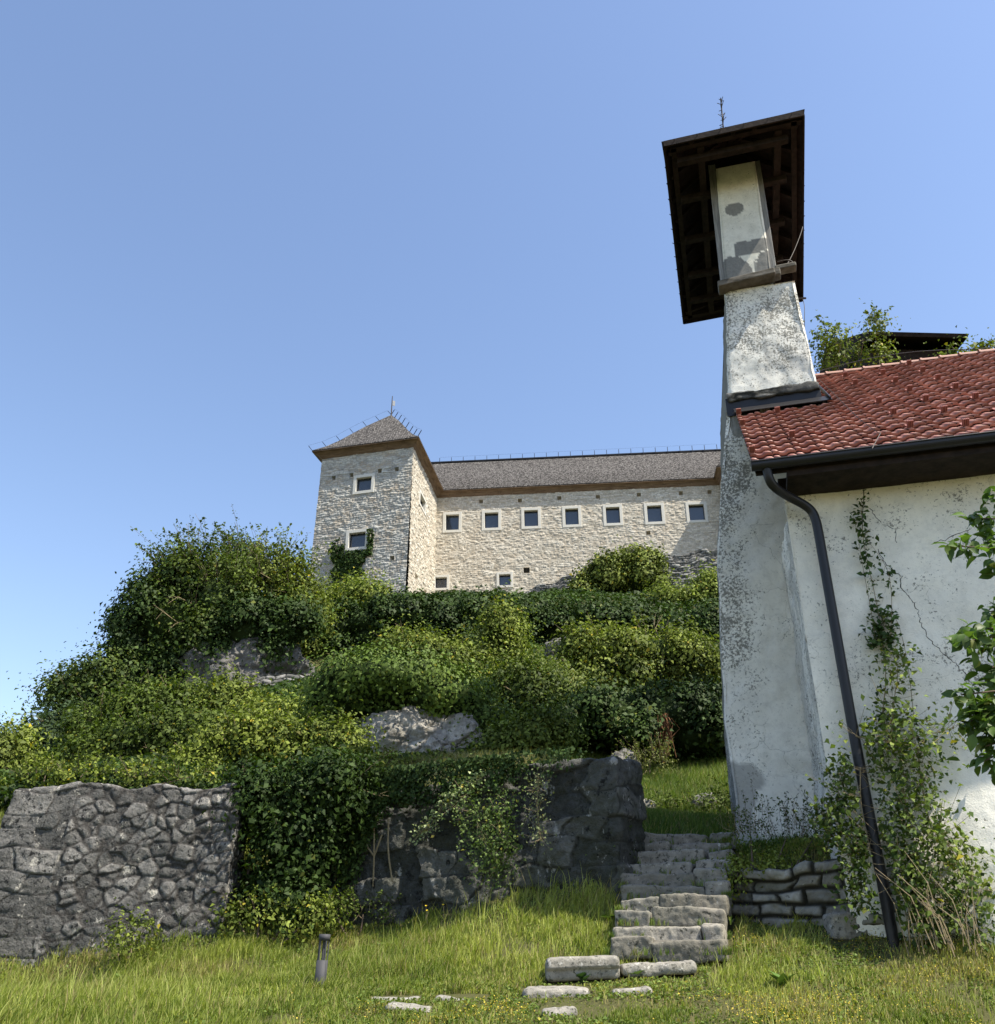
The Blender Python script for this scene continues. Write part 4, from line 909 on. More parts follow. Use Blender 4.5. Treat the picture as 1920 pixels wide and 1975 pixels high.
# cable over the roof and down the wall
rp = lambda x, y: Pn(x, y, E0 + rN * .13, rN)
wc = MB(); wc.tube([rp(1582, 733), rp(1620, 770), rp(1655, 805), rp(1685, 828), rp(1700, 838)], .006, 4, False); wc.tube([rp(1699, 835), rp(1683, 865)], .007, 4); wp = lambda x, y: Pn(x, y, corner + cN * .05, cN)
wc.tube(smooth_path([Pn(1668, 898, corner + cN * .25, cN), wp(1661, 925), wp(1662, 935), wp(1668, 950), wp(1664, 990), wp(1664, 1030)]), .006, 4, False)
cc(wc.build('wall_cable', IRON))
ck = MB()
def crack(pts, w=.010):
    rng = np.random.default_rng(len(pts)); q = []
    for a, b in zip(pts[:-1], pts[1:]):
        for t in np.linspace(0, 1, 7)[:-1]: q.append((a[0] + (b[0] - a[0]) * t + rng.normal() * 1.6, a[1] + (b[1] - a[1]) * t + rng.normal() * 1.3))
    W_ = [wp(*p) for p in q]; s_ = [p + np.array((0, 0, 0)) + cN * 0.0 for p in W_]; return s_
for pts in ([(1693, 1058), (1712, 1085), (1726, 1098), (1742, 1108), (1738, 1128), (1758, 1150), (1772, 1175), (1779, 1200), (1790, 1225), (1815, 1255), (1840, 1275), (1858, 1290), (1875, 1315)],
            [(1680, 975), (1700, 1000), (1728, 1018), (1733, 1045)], [(1800, 1045), (1840, 1030), (1885, 1010)]):
    c_ = crack(pts)
    # thread the crack just under the wall's skin so only a hairline shows
    uz = np.array([((p - oB) @ cU, p[2] - ZG) for p in c_]); loc = np.stack((uz[:, 0], uz[:, 0] * 0, uz[:, 1]), -1)
    d = .012 * (fbm(loc * 6, 41, 4) - .5) * 1.4 - .006 + .10 * (fbm(loc * .7, 44, 3) - .5) + flareB(uz[:, 0], uz[:, 1])
    Q = oB + uz[:, :1] * cU + uz[:, 1:] * UP + (d[:, None]) * cN; ck.tube(Q, .003 + .003 * np.random.default_rng(1).random(len(Q)), 5, False)
cc(ck.build('wall_crack', plain('crack_shadow', (.03, .03, .026), .9, .1)))
# ------------------------------------------------------------------ garden walls, stairs, slabs
rngw = np.random.default_rng(77)
# left wall: big irregular rubble, lit by the sun
lz1 = P(34, 1514, 13.4)[2]; lx0 = P(34, 1514, 13.4)[0]; LX, LH = 3.2, lz1 + .7
def defl(V):
    V = V.copy(); t = 1 - V[:, 2] / LH; e = sstep(V[:, 0], 1.2, 0); V[:, 0] -= e * t * .55; V[:, 1] -= t * .12
    V[:, 2] += sstep(V[:, 2], LH * .6, LH) * (vnoise(np.stack((V[:, 0] * 1.9, V[:, 0] * 0, V[:, 0] * 0), -1), 8) - .5) * .12; return V
def lw_cells(p):
    a = rubble(.235, .165, 101, .95)(p); b = coursed(.55, .27, 4, .4)(p); q = sstep(.9 - p[..., 0], 0, .1); return np.where(q > .5, b[0], a[0]), np.where(q > .5, b[1], a[1])
V, F, e, ci = rough_box(LX, .85, LH, .05, .018, lw_cells, .034, .022, 3, defl, .05, .02)
VW = place(V, (lx0, 13.4, lz1 - LH), (1, .01, 0), (0, 1, 0))
pat = fbm(VW * 1.4, 88, 3); lwall = mesh_np('stone_wall', VW, F, LWALL, None, {'edge': e, 'cell': ci}, smooth=True)
tag(lwall, 'sunlit dark grey rubble wall with white lichen left of the bollard light', 'wall')
# centre wall: large mossy blocks, turned out of the sun
WR = P(1187, 1453, 12.35); wu = -hdir(-60.); wn = np.cross(wu, UP); LC = 6.6; ZC0 = -.2; HC = WR[2] - ZC0; oC = WR - wu * LC; oC[2] = ZC0
def defc(V):
    V = V.copy(); V[:, 2] += sstep(V[:, 2], HC * .7, HC) * (-.06 * sstep(LC - V[:, 0], .5, 1.2) - .10 * sstep(LC - V[:, 0], 1.2, 3)); V[:, 1] -= (1 - V[:, 2] / HC) * .15; V[:, 0] += sstep(V[:, 0], LC - 1, LC) * (1 - V[:, 2] / HC) * .12; return V
V, F, e, ci = rough_box(LC, .9, HC, .05, .026, lambda p: brick3(p + np.array((.3, 0, .1)), (.60, 1, .36), 8, .55), .075, .022, 9, defc, .06, .03)
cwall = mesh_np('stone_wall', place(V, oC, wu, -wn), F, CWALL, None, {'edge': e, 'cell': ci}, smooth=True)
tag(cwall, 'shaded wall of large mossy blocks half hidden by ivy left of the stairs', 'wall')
# stairs
stairs = thing('stone_stairs', 'worn stone stairs climbing between the ivy wall and the white church', 'stairs', loc=tuple(ST0))
for i in range(NSTEP):
    wl, wr_ = (.60 + .012 * i + rngw.random() * .04), (.56 + .012 * i + rngw.random() * .05)
    cut = rngw.uniform(-.35, .35); segs = [(-wl, cut), (cut + .012, wr_)] if i not in (4, 7, 1) else [(-wl, .35), (.362, wr_)]
    for a, b in segs:
        V, F, e, ci = rough_box(b - a, .44, .22, .03, .018, None, .036, 0, i * 3 + int(a * 10) % 7, None, .05)
        ci = np.full(len(V), rngw.random()); V[:, 2] += rngw.normal() * .006; V[:, 2] += (V[:, 0] - .4) * rngw.normal() * .012
        W_ = place(V, ST_F * (i * TREAD + rngw.normal() * .012) + ST_R * a + UP * (i * RISE - .21), ST_R, ST_F)
        mesh_np('step', W_, F, STEPM, stairs, {'edge': np.ones(len(V)), 'cell': ci}, smooth=True)
def slab(x0, x1, y, Y, depth, h, name, label, seed, mat=None, tilt=0., nose=False, ang=0., drop=0.0):
    a = P(x0, y, Y); b = P(x1, y, Y); L = abs(b[0] - a[0]); u = hdir(90 + ang) + UP * tilt
    def df(V):
        V = V.copy(); V[:, 1] += (fbm(np.stack((V[:, 0] * 3, V[:, 0] * 0, V[:, 0] * 0 + seed), -1), seed, 2) - .5) * .12 * (1 - V[:, 1] / depth) * (0 if nose else 1)
        if nose: V[:, 1] += .05 * sstep(h * .55 - V[:, 2], 0, .01)
        return V
    V, F, e, ci = rough_box(L, depth, h, min(.05, h * .45), .018, None, .03 if not nose else .012, 0, seed, df, .05 if not nose else .01)
    gz = float(ground_final(np.linspace(a[0], b[0], 5), np.full(5, a[1] + depth * .3)).max()); a[2] = max(a[2], gz + .03 + .02 * rngw.random())
    if name == 'nosed_slab': a[2] = max(a[2], gz + .045)
    o = mesh_np(name, place(V, a - UP * (h + drop), u, hdir(ang)), F, mat or SLABM, None, {'edge': np.ones(len(V)), 'cell': np.full(len(V), .8)}, smooth=True)
    return tag(o, label, 'stone slab', 'loose slabs on the lower path')
SLABM = stone_mat('sunbleached_slab', [(0, (.20, .185, .16)), (1, (.31, .29, .255))], (.1, .1, .08), (.25, .24, .2), .4, .012, (-1, -.5), specks=((.08, .08, .065), 20, .54), lichen=((.48, .46, .41), 12, .6))
slab(1053, 1196, 1848, 10.2, .34, .22, 'nosed_slab', 'long smooth slab with rounded front edge below the stairs', 1, nose=True, tilt=.035)
slab(1202, 1345, 1857, 10.3, .3, .12, 'flat_slab', 'thin flat slab sunk in grass right of the rounded slab', 2, tilt=.01)
slab(1014, 1145, 1912, 9.7, .42, .14, 'rough_slab', 'broad white rough slab in grass below the rounded slab', 3)
slab(1180, 1262, 1914, 9.7, .25, .10, 'rough_slab', 'low pale stone beside the broad white slab', 4, tilt=.04)
slab(836, 938, 1914, 9.6, .26, .10, 'rough_slab', 'thin slanting pale slab between the two leftmost slabs and the broad one', 5, tilt=-.10)
slab(711, 808, 1922, 9.6, .28, .09, 'rough_slab', 'pale rough slab nearest the bollard light', 6, tilt=.0)
slab(744, 835, 1966, 9.05, .3, .08, 'rough_slab', 'mossy slab at the bottom edge under the bollard', 7, tilt=-.03)
slab(1050, 1118, 1964, 9.0, .3, .10, 'rough_stone', 'small rounded stone at the bottom edge below the broad slab', 8, tilt=.05)
slab(1606, 1712, 1815, 11.0, .35, .28, 'foot_block', 'flat block lying at the foot of the dry stone wall by the downpipe', 9, ang=6)
# dry-stone wall right of the stairs
d0 = np.array((2.70, 12.25, -.1)); d1 = np.array((4.42, 10.74, -.1)); du_ = unit(d1 - d0); dn_ = np.cross(du_, UP); LD = np.linalg.norm(d1 - d0); HD = 1.22
def defd(V):
    V = V.copy(); V[:, 2] += sstep(V[:, 2], HD * .6, HD) * (vnoise(np.stack((V[:, 0] * 3.1, V[:, 0] * 0, V[:, 0] * 0), -1), 18) - .6) * .07; V[:, 1] -= (1 - V[:, 2] / HD) * .08; return V
V, F, e, ci = rough_box(LD, .7, HD, .08, .02, lambda p: brick3(p, (.31, 1, .155), 23, .38), .07, .06, 13, defd, .05, .04)
tag(mesh_np('dry_stone_wall', place(V, d0, du_, -dn_), F, DRYM, None, {'edge': e, 'cell': ci}, smooth=True), 'low dry stone wall between the stairs and the black downpipe', 'wall')
bp = P(1246, 1568, 20.6); b_ = blob_object('boulder', bp, (.26, .26, .30), PALEROCK, None, 4, .4, 2.2, 22); tag(b_, 'pale pinkish boulder in the bank at the top of the stairs', 'boulder')
for px, py, Y, s_, lab in ((1360, 1562, 20.8, .3, 'dark overgrown stone at the top right of the stairs'), (1205, 1488, 22.8, .4, 'pale rock face behind the right end of the ivy wall'),):
    o = blob_object('boulder', P(px, py, Y), (s_, s_, s_ * 1.2), ROCKM, None, 5 + px, .4, 2.2, 22); tag(o, lab, 'boulder')
# bollard light
bo = P(616, 1908, 10.3); bol = thing('bollard_light', 'slim grey cylindrical bollard light standing in the grass', 'bollard', loc=(bo[0], bo[1], bo[2] - .06))
tl = MB(); tl.tube([(0, 0, -.1), (0, 0, .32)], .058, 28); tl.build('post', GREYMETAL, bol, True, .0)
tl = MB(); tl.tube([(0, 0, .50), (0, 0, .56)], .058, 28); tl.build('cap', GREYMETAL, bol, True)
for k in range(5):
    a = k * 2 * math.pi / 5 + .3; tl = MB(); tl.beam((math.cos(a) * .05, math.sin(a) * .05, .31), (math.cos(a) * .05, math.sin(a) * .05, .51), .012, .012, up=(math.cos(a), math.sin(a), 0)); tl.build('cage_bar', GREYMETAL, bol)
tl = MB(); tl.tube([(0, 0, .31), (0, 0, .51)], .012, 10); tl.build('light_core', GREYMETAL, bol)
tag(bol); bol.rotation_euler = (0, math.radians(1.5), 0)

# ------------------------------------------------------------------ rocks of the hill
def rock(spec, label, Y, seed, mat=ROCKM, n=60, amp=.3):
    x, y, rx, ry = spec; c = P(x, y, Y); k = mpp(c); o = blob_object('rock_outcrop', c, (rx * k, max(rx, ry) * k * .8, ry * k), mat, None, seed, amp, 2.6, n); return tag(o, label, 'rock')
rock((465, 1318, 150, 88), 'grey bare rock crag under the left shrubs', 42.6, 1, n=130)
rock((818, 1448, 145, 84), 'pale overhanging rock under the ivy dome', 20.9, 5, PALEROCK, 130)
rock((1290, 1440, 190, 80), 'dark cliff face above the stairs', 26.5, 7, n=70)
rock((1105, 1275, 60, 45), 'grey rock shoulder between the ivy strip and the bright bush', 39, 9)
# broken masonry fragment in the crag
fr0 = P(480, 1375, 39.5); fr1 = P(620, 1330, 40.5); fu = unit((fr1 - fr0) * (1, 1, 0))
frag = wall_panel('ruined_wall', fr0 - UP * .3, fu, 3.6, 2.3, .04, RUINM, None, (), coursed(.42, .19, 5, .35), .06, .05, top=lambda U: 2.0 + U * .12 + (vnoise(np.stack((U * 2, U * 0, U * 0), -1), 4) - .5) * .4, seed=5)
tag(frag, 'remnant of coursed grey masonry in the crag left of the ivy dome', 'wall')

# ------------------------------------------------------------------ hill vegetation
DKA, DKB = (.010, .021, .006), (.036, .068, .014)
IVA, IVB = (.015, .031, .007), (.055, .095, .018)
MDA, MDB = (.022, .041, .008), (.115, .158, .026)
BRA, BRB = (.068, .10, .017), (.23, .275, .048)
BLA, BLB = (.022, .042, .020), (.070, .105, .046)
# crag top: ivy curtain on the left, feathery shrubs
bush('ivy_mass', 'dark ivy curtain hanging over the left edge of the crag', 'ivy', [(325, 1200, 90, 95), (262, 1240, 44, 80), (255, 1315, 24, 55), (300, 1290, 50, 45), (390, 1225, 70, 62), (345, 1270, 50, 48)], 41.5, .20, 60, DKA, IVB, 101, 'stem', 0, up=.15, lump=.5, mat=IVY, cl=2.0, rnd=.4, inner=.8)
bush('shrub', 'tall feathery hornbeam on the crag top, its crown the highest at left', 'shrub', [(372, 1120, 60, 58), (340, 1170, 55, 65), (415, 1165, 60, 72), (385, 1230, 55, 50)], 41.2, .17, 70, MDA, MDB, 102, 'trunk', 170, 2.2, inner=.66, lobes=9, shoot_dir=(-.25, 0, .6))
bush('shrub', 'upright bluish shrub behind the hornbeam on the crag', 'shrub', [(455, 1105, 42, 50), (440, 1150, 50, 50)], 45, .17, 65, BLA, MDB, 103, 'trunk', 85, 2.0, inner=.66, lobes=9)
bush('shrub', 'spiky bright shrub on the crag next to the tower foot', 'shrub', [(540, 1135, 48, 52), (500, 1180, 52, 55), (572, 1190, 44, 52)], 42.5, .17, 65, MDA, BRB, 104, 'trunk', 150, 2.2, inner=.66, lobes=9)
bush('ivy_mass', 'dark ivy bulge over the grey crag below the shrubs', 'ivy', [(478, 1215, 58, 44), (548, 1212, 52, 36), (330, 1290, 20, 34), (415, 1275, 26, 32), (520, 1262, 24, 24), (290, 1320, 22, 30)], 41, .20, 60, DKA, IVB, 105, 'stem', 0, up=.15, lump=.5, mat=IVY, cl=2.0, rnd=.4, inner=.8)
bush('shrub', 'pale yellow-green shrub at the left foot of the castle tower', 'shrub', [(590, 1205, 34, 62), (560, 1240, 45, 40)], 46, .16, 80, MDA, BRB, 106, 'trunk', 25, 1.0, inner=.7)
bush('shrub', 'small light shrub below the tower ivy', 'shrub', [(700, 1165, 42, 38), (655, 1190, 40, 40)], 51, .17, 70, BRA, BRB, 107, 'trunk', 20, .9)
bush('tree', 'bluish green tree with layered branches at left behind the crag', 'tree', [(190, 1335, 50, 55), (140, 1345, 36, 24), (215, 1400, 42, 55), (150, 1405, 38, 36)], 40, .17, 60, BLA, MDB, 108, 'trunk', 50, 1.3, inner=.55, zmin=-.8)
bush('tree', 'small dark bluish tree behind the left end of the rubble wall', 'tree', [(75, 1465, 38, 42), (110, 1430, 30, 40)], 36, .16, 70, BLA, BLB, 109, 'trunk', 25, 1.2)
bush('tree', 'olive green tree at the left frame edge behind the rubble wall', 'tree', [(5, 1500, 42, 70), (20, 1570, 45, 60), (-50, 1540, 60, 90)], 27, .13, 90, (.05, .07, .02), BRB, 110, 'trunk', 25, .8)
bush('shrub', 'dark olive shrub low on the slope left of the crag', 'shrub', [(275, 1388, 58, 44), (195, 1425, 58, 44), (335, 1372, 48, 38)], 29, .12, 120, MDA, MDB, 111, 'trunk', 50, .9, cl=2.6)
bush('shrub', 'wide dark shrub right behind the rubble wall', 'shrub', [(300, 1445, 85, 44), (400, 1445, 75, 44), (200, 1472, 60, 30)], 25.5, .12, 120, DKA, MDB, 112, 'trunk', 40, .8)
bush('shrub', 'rounded mid green shrub in front of the bare crag', 'shrub', [(432, 1378, 50, 44), (395, 1410, 46, 32)], 28.5, .12, 130, MDA, BRB, 113, 'trunk', 45, .8)
bush('shrub', 'dome shaped green shrub left of the ivy dome', 'shrub', [(555, 1412, 46, 36), (510, 1412, 36, 28)], 25.5, .11, 130, MDA, BRB, 114, 'trunk', 30, .6)
bush('shrub', 'bright leafy bush spilling over the end of the rubble wall', 'shrub', [(470, 1450, 78, 44), (560, 1462, 72, 48), (395, 1490, 55, 24), (640, 1455, 58, 40)], 17.6, .085, 210, MDA, BRB, 115, 'trunk', 70, .55, cl=2.4)
bush('shrub', 'low yellow-green bramble on top of the rubble wall', 'shrub', [(85, 1508, 46, 20), (165, 1502, 50, 24), (370, 1510, 55, 20), (270, 1508, 44, 14)], 15.4, .06, 300, MDA, BRB, 116, 'stem', 60, .35, core=False)
# undergrowth over all bare soil of the slope
rg_ = np.random.default_rng(55); n_ = 210000; yy = 14.9 + 44 * rg_.random(n_) ** 1.5; xx = (rg_.random(n_) * 2 - 1) * (yy * .62 + 1)
k_ = ~((yy < 24.5) & (xx > 1.4)) & ~((np.abs(xx + 13.5) < 6) & (np.abs(yy - 43) < 2.5)) & ~((yy < 20) & (np.abs(xx) < 30) & (xx > .5)); xx, yy = xx[k_], yy[k_]; lift = .10 + .35 * fbm(np.stack((xx, yy, xx * 0), -1) * .6, 12, 3) * np.clip(yy / 25, .4, 2)
pp = np.stack((xx, yy, ground_final(xx, yy) + lift * rg_.random(len(xx)) ** 1.3), -1)
ug = leaf_object('undergrowth', pp, UP * .7 + np.array((0, -.35, 0)) + rg_.normal(size=pp.shape) * .45, (.05 + .0042 * yy) * (.6 + .8 * rg_.random(len(yy))), leaf_cols(rg_, len(yy), DKA, IVB, pp * .5, .02, 9), LEAF, rg_); tag(ug, 'low leafy undergrowth covering the hillside', 'undergrowth', kind='stuff')
# gap between the two garden walls
bush('shrub', 'tall dark climbing shrub filling the gap between the two stone walls', 'shrub', [(500, 1560, 60, 55), (560, 1640, 58, 80), (590, 1560, 62, 60), (540, 1750, 50, 42), (650, 1515, 50, 34)], 13.9, .08, 200, DKA, IVB, 117, 'trunk', 70, .45, cl=2.2, dy=.42, inner=.66, zmin=-.95, rnd=.6)
# ivy dome
bush('ivy_mass', 'bright ivy dome draped over the pale rock in the middle', 'ivy', [(745, 1322, 120, 58), (670, 1340, 80, 62), (850, 1350, 90, 56), (925, 1400, 50, 46), (630, 1375, 42, 45), (735, 1385, 44, 26), (880, 1400, 42, 24), (800, 1375, 50, 26)], 20.5, .095, 330, (.040, .072, .013), (.13, .19, .034), 118, 'stem', 0, up=.25, mat=IVY, cl=2.4, per=40, rnd=.3, zmin=-.55, yellow=.01, inner=.8, lobes=0, lump=.45)
# ivy strip under the castle
ST = [(x, 1214 + 6 * math.sin(x * .03) + 7 * math.sin(x * .11) + (10 if x > 1000 else 0), 62, 40) for x in range(650, 1420, 62)]
bush('ivy_mass', 'long dark ivy bank running below the castle walls', 'ivy', [(a, b, c_, d) for a, b, c_, d in ST] + [(x, 1250, 60, 36) for x in range(650, 1010, 70)], 48.5, .22, 62, DKA, IVB, 119, 'stem', 110, up=.3, lump=.5, mat=IVY, cl=1.6, rnd=.38, dy=2.2, inner=.86)
bush('ivy_mass', 'green ivy mound climbing the ruined wall in front of the wing', 'ivy', [(1218, 1092, 55, 26), (1170, 1122, 42, 34), (1230, 1122, 48, 28), (1128, 1150, 28, 18)], 56.5, .22, 70, IVA, BRB, 120, 'stem', 0, up=.3, lump=.5, mat=IVY, cl=1.6, rnd=.38, inner=.86, dy=1.3)
bush('shrub', 'small pale shrub at the foot of the ruined wall by the church', 'shrub', [(1375, 1150, 30, 32), (1300, 1165, 50, 14)], 53, .18, 60, BRA, BRB, 121, 'stem', 12, .7)
strd = thing('dry_vine', 'rusty brown dead vine hanging in the dark cliff above the stairs', 'climber'); mbv = MB(); rv = np.random.default_rng(6)
for _ in range(60):
    q0 = P(1280 + rv.normal() * 7, 1375 + rv.random() * 40, 23.2); mbv.tube([q0, q0 - UP * .25 + rv.normal(size=3) * .08, q0 - UP * (.4 + .4 * rv.random()) + rv.normal(size=3) * .1], .012, 3, False)
mbv.build('dead_stems', bark('rusty_vine', (.24, .12, .06)), strd)
# middle slope
bush('shrub', 'slender pale birch-like shrub in front of the ivy bank', 'shrub', [(972, 1235, 26, 42), (965, 1300, 50, 50), (975, 1350, 45, 45)], 33, .13, 110, MDA, BRB, 122, 'trunk', 40, .9)
bush('shrub', 'yellow-green thicket above the ivy dome', 'shrub', [(785, 1262, 40, 24), (840, 1275, 45, 28), (895, 1300, 50, 38), (930, 1340, 40, 30)], 32, .12, 110, MDA, BRB, 123, 'stem', 45, .8)
bush('shrub', 'dark green bush right of the ivy dome', 'shrub', [(1010, 1350, 60, 55), (1060, 1390, 60, 45), (985, 1400, 50, 40)], 26, .11, 150, DKA, MDB, 124, 'trunk', 30, .6)
bush('shrub', 'pale grassy thicket between the dark bush and the bright bush', 'shrub', [(1045, 1330, 40, 35), (1085, 1350, 45, 35)], 27, .10, 150, BRA, (.22, .25, .08), 125, 'stem', 35, .5)
bush('shrub', 'large bright green bush above the stairs', 'shrub', [(1180, 1285, 75, 50), (1265, 1270, 80, 52), (1340, 1300, 60, 50), (1140, 1330, 60, 40), (1230, 1330, 80, 45), (1130, 1262, 40, 30)], 28, .12, 160, MDA, BRB, 126, 'trunk', 110, .9, cl=2.4)
bush('ivy_mass', 'dark ivy curtain on the cliff above the stairs', 'ivy', [(1180, 1400, 90, 48), (1290, 1400, 90, 60), (1370, 1400, 55, 60), (1090, 1425, 60, 35), (1330, 1440, 80, 38), (1210, 1440, 60, 30)], 24.8, .12, 230, DKA, IVB, 127, 'stem', 0, up=.1, lump=.5, mat=IVY, cl=2.0, rnd=.35, dy=1.6, inner=.85, zmin=-.7)
bush('shrub', 'light green sapling on the wall top right of the ivy dome', 'shrub', [(1010, 1440, 45, 28), (1055, 1425, 35, 25), (970, 1460, 40, 20)], 17.5, .08, 240, MDA, BRB, 128, 'stem', 35, .4)
bush('shrub', 'leafy weeds with dry stalks on the top edge of the ivy wall', 'shrub', [(760, 1490, 50, 20), (700, 1500, 50, 22), (850, 1492, 60, 14)], 16.3, .065, 320, MDA, BRB, 129, 'stem', 40, .3, core=False)
# roof and trees seen over the church roof
bd = thing('farm_building', 'dark shingled roof showing above the church ridge behind the tree', 'building'); r0 = P(1640, 700, 31); r1 = P(1768, 668, 29); r1[2] = r0[2] + .1
pk = MB(); a, b = P(1570, 735, 30), P(1768, 668, 28); b[2] = P(1768, 672, 28)[2]; zt = b[2]; a = Pz(1600, 668, zt)
def roofv(a, b, d, h): q = np.array((b - a)); nn = unit(np.cross(UP, q)) * d; return nn
nn = roofv(a, b, 3.0, 1); a2, b2 = a - UP * 1.8 - nn, b - UP * 1.8 - nn; a3, b3 = a - UP * 1.8 + nn, b - UP * 1.8 + nn
pk.add([a, b, a2, b2, a3, b3], [(0, 1, 3, 2), (0, 4, 5, 1), (0, 2, 4), (1, 5, 3)]); rr_ = pk.build('roof', DARKWOOD, bd); mo = rr_.modifiers.new('s', 'SOLIDIFY'); mo.thickness = .15
wl_ = MB(); wl_.obox(a2 + (a3 - a2) * .1 - UP * 6, (b2 - a2) * .97, (a3 - a2) * .8, UP * 5.9); wl_.build('wall', DARKWOOD, bd)
for t in (.05, .3, .6, .97): s_ = MB(); p_ = a + (b - a) * t; s_.beam(p_ - UP * .1, p_ + UP * .45, .06, .06, up=(1, 0, 0)); s_.build('ridge_spike', DMETAL, bd)
bush('tree', 'airy young tree rising behind the church ridge beside the bell gable', 'tree', [(1660, 706, 52, 20), (1612, 704, 28, 20), (1605, 662, 12, 12), (1688, 640, 15, 22)], 21, .10, 62, MDA, BRB, 130, 'trunk', 40, .7, core=False, shoot_dir=(0, 0, .8), yellow=.05)
bush('tree', 'tips of a tree peeping over the church ridge at the right edge', 'tree', [(1900, 694, 26, 12), (1850, 700, 10, 6), (1960, 688, 40, 20)], 20, .12, 60, MDA, BRB, 131, 'trunk', 20, .5, core=False)
# ------------------------------------------------------------------ climbers on walls
def wall_ivy(name, label, cat, o, u, n, W, H, N, leaf, fn, ca, cb, seed, thick=.08, mat=IVY, parent=None, droop=.8, stems=0):
    """leaves hugging a wall; fn(u, z) in 0..1 says how likely a leaf is there"""
    rng = np.random.default_rng(seed); U = rng.random(N * 4) * W; Z = rng.random(N * 4) * H
    k = rng.random(N * 4) < fn(U, Z); U, Z = U[k][:N], Z[k][:N]; d = rng.random(len(U)) ** 1.5 * thick * (.4 + 1.2 * fbm(np.stack((U * 2, Z * 0, Z * 2), -1), seed, 2)) + .02
    p = o + U[:, None] * u + Z[:, None] * UP + d[:, None] * n
    nr = n * .9 + UP * .35 + rng.normal(size=p.shape) * .4
    root = thing(name, label, cat) if parent is None else parent
    leaf_object('foliage', p, nr, leaf * (.6 + .8 * rng.random(len(p))), leaf_cols(rng, len(p), ca, cb, p, .02, seed), mat, rng, root, droop=droop)
    if stems:
        mb = MB()
        for _ in range(stems):
            x = rng.random() * W; z = rng.random() * H * .3; q = [o + x * u + z * UP + n * .03]
            while z < H and len(q) < 14:
                z += .25; x += rng.normal() * .06; q.append(o + x * u + z * UP + n * (.03 + .02 * rng.random()))
            mb.tube(q, [.012 * (1 - i / len(q)) + .003 for i in range(len(q))], 4, False)
        mb.build('stem', STEM, root)
    return root
# ivy on the castle tower
fx = lambda px, py: uvof(px, py, oF, uF)
tpts = [(1045, 650, 672), (1060, 646, 712), (1080, 646, 706), (1100, 644, 704), (1120, 645, 700), (1140, 650, 690), (1165, 655, 680)]
tz_ = [fx(672, y)[1] for y, a, b in tpts]; ta = [fx(a, y)[0] for y, a, b in tpts]; tb = [fx(b, y)[0] for y, a, b in tpts]
oz, ozs = tz_[-1], sorted(range(len(tz_)), key=lambda i: tz_[i])
def tower_ivy(U, Z):
    a = np.interp(Z, [tz_[i] for i in ozs], [ta[i] for i in ozs]); b = np.interp(Z, [tz_[i] for i in ozs], [tb[i] for i in ozs]); w_ = (fbm(np.stack((U * 2, U * 0, Z * 2), -1), 3, 3) - .5) * 1.6
    inwin = (U > T2[0] - .02) & (U < T2[1] + .02) & (Z > T2[2] - .05)
    strip = (U > T2[1] - .02) & (U < T2[1] + .45) & (Z < T2[3] - .1 - (U - T2[1]) * .3)
    return ((U > a + w_) & (U < b + w_) & ~inwin & (Z < T2[2] + .9 + w_)) | (strip & (Z > T2[2] - .6))
wall_ivy('wall_ivy', 'tongue of dark ivy climbing the castle tower below its lower window', 'ivy', oF + np.cross(uF, UP) * .22, uF, np.cross(uF, UP), LF, T2[3], 5200, .20, lambda U, Z: tower_ivy(U, Z) * 1., IVA, IVB, 201, .25)
# ivy on the centre wall: dense fringe at the top, trails below
def cfn(U, Z):
    t = LC - U; dens = fbm(np.stack((U * 1.3, U * 0, Z * .9), -1), 31, 4)
    low = np.interp(t, [0, .45, 1.0, 2.0, 3.0, 4.2, 6.6], [3.3, 3.0, 2.4, 2.1, 1.95, 1.7, .8]); return np.clip(sstep(Z + (dens - .5) * 1.6, low - .1, low + .55), 0, 1) * (.16 + .84 * sstep(dens + .09 * t, .42, .62)) * np.interp(t, [0, .5, 1.1, 2], [0, .18, .5, 1])
wall_ivy('wall_ivy', 'ivy fringe hanging over the top of the shaded block wall', 'ivy', oC + wn * .12, wu, wn, LC, HC + .12, 24000, .062, cfn, IVA, (.075, .12, .03), 202, .14)
def strand(name, label, pts, Y, leaf, N, ca, cb, seed, sp=.12, parent=None, plane=None, cat='climber', r=.008, mat=LEAF, twig=True, nrm=None, stalk='stem', nopipe=False):
    """leafy strand along photo polyline placed on a plane or at depth Y"""
    rng = np.random.default_rng(seed); q = np.array([Pn(x, y, *plane) if plane is not None else P(x, y, Y) for x, y in pts]); q = smooth_path(q, 2)
    t = rng.random(N) * (len(q) - 1); i = t.astype(int); p = q[i] + (q[np.minimum(i + 1, len(q) - 1)] - q[i]) * (t - i)[:, None]
    off = rng.normal(size=p.shape) * sp; nn_ = nrm if nrm is not None else np.array((0, -1., 0)); off = off - nn_ * np.minimum(0, off @ nn_ + .0)[:, None]; p = p + off
    if nopipe:
        k_p = np.abs((p - np.array((xv, yv, 0))) @ cU) > .085; p, off = p[k_p], off[k_p]; N = len(p)
    root = parent or thing(name, label, cat); leaf_object('foliage', p, nn_ * .6 + UP * .5 + rng.normal(size=p.shape) * .5, leaf * (.4 + 1.2 * rng.random(N) ** 1.3), leaf_cols(rng, N, ca, cb, None, .02, seed), mat, rng, root, droop=.5)
    mb = MB(); mb.tube(q, np.linspace(r, r * .35, len(q)), 5, False)
    if twig:
        for k_ in rng.integers(0, N, min(60, N // 3)): c_ = p[k_] - off[k_]; mb.tube([c_, c_ + off[k_] * .6 + UP * -.01, p[k_]], r * .3, 3, False)
    mb.build(stalk, STEM if stalk == 'stem' else BARK, root); return root
pl_ = oC + wn * .16
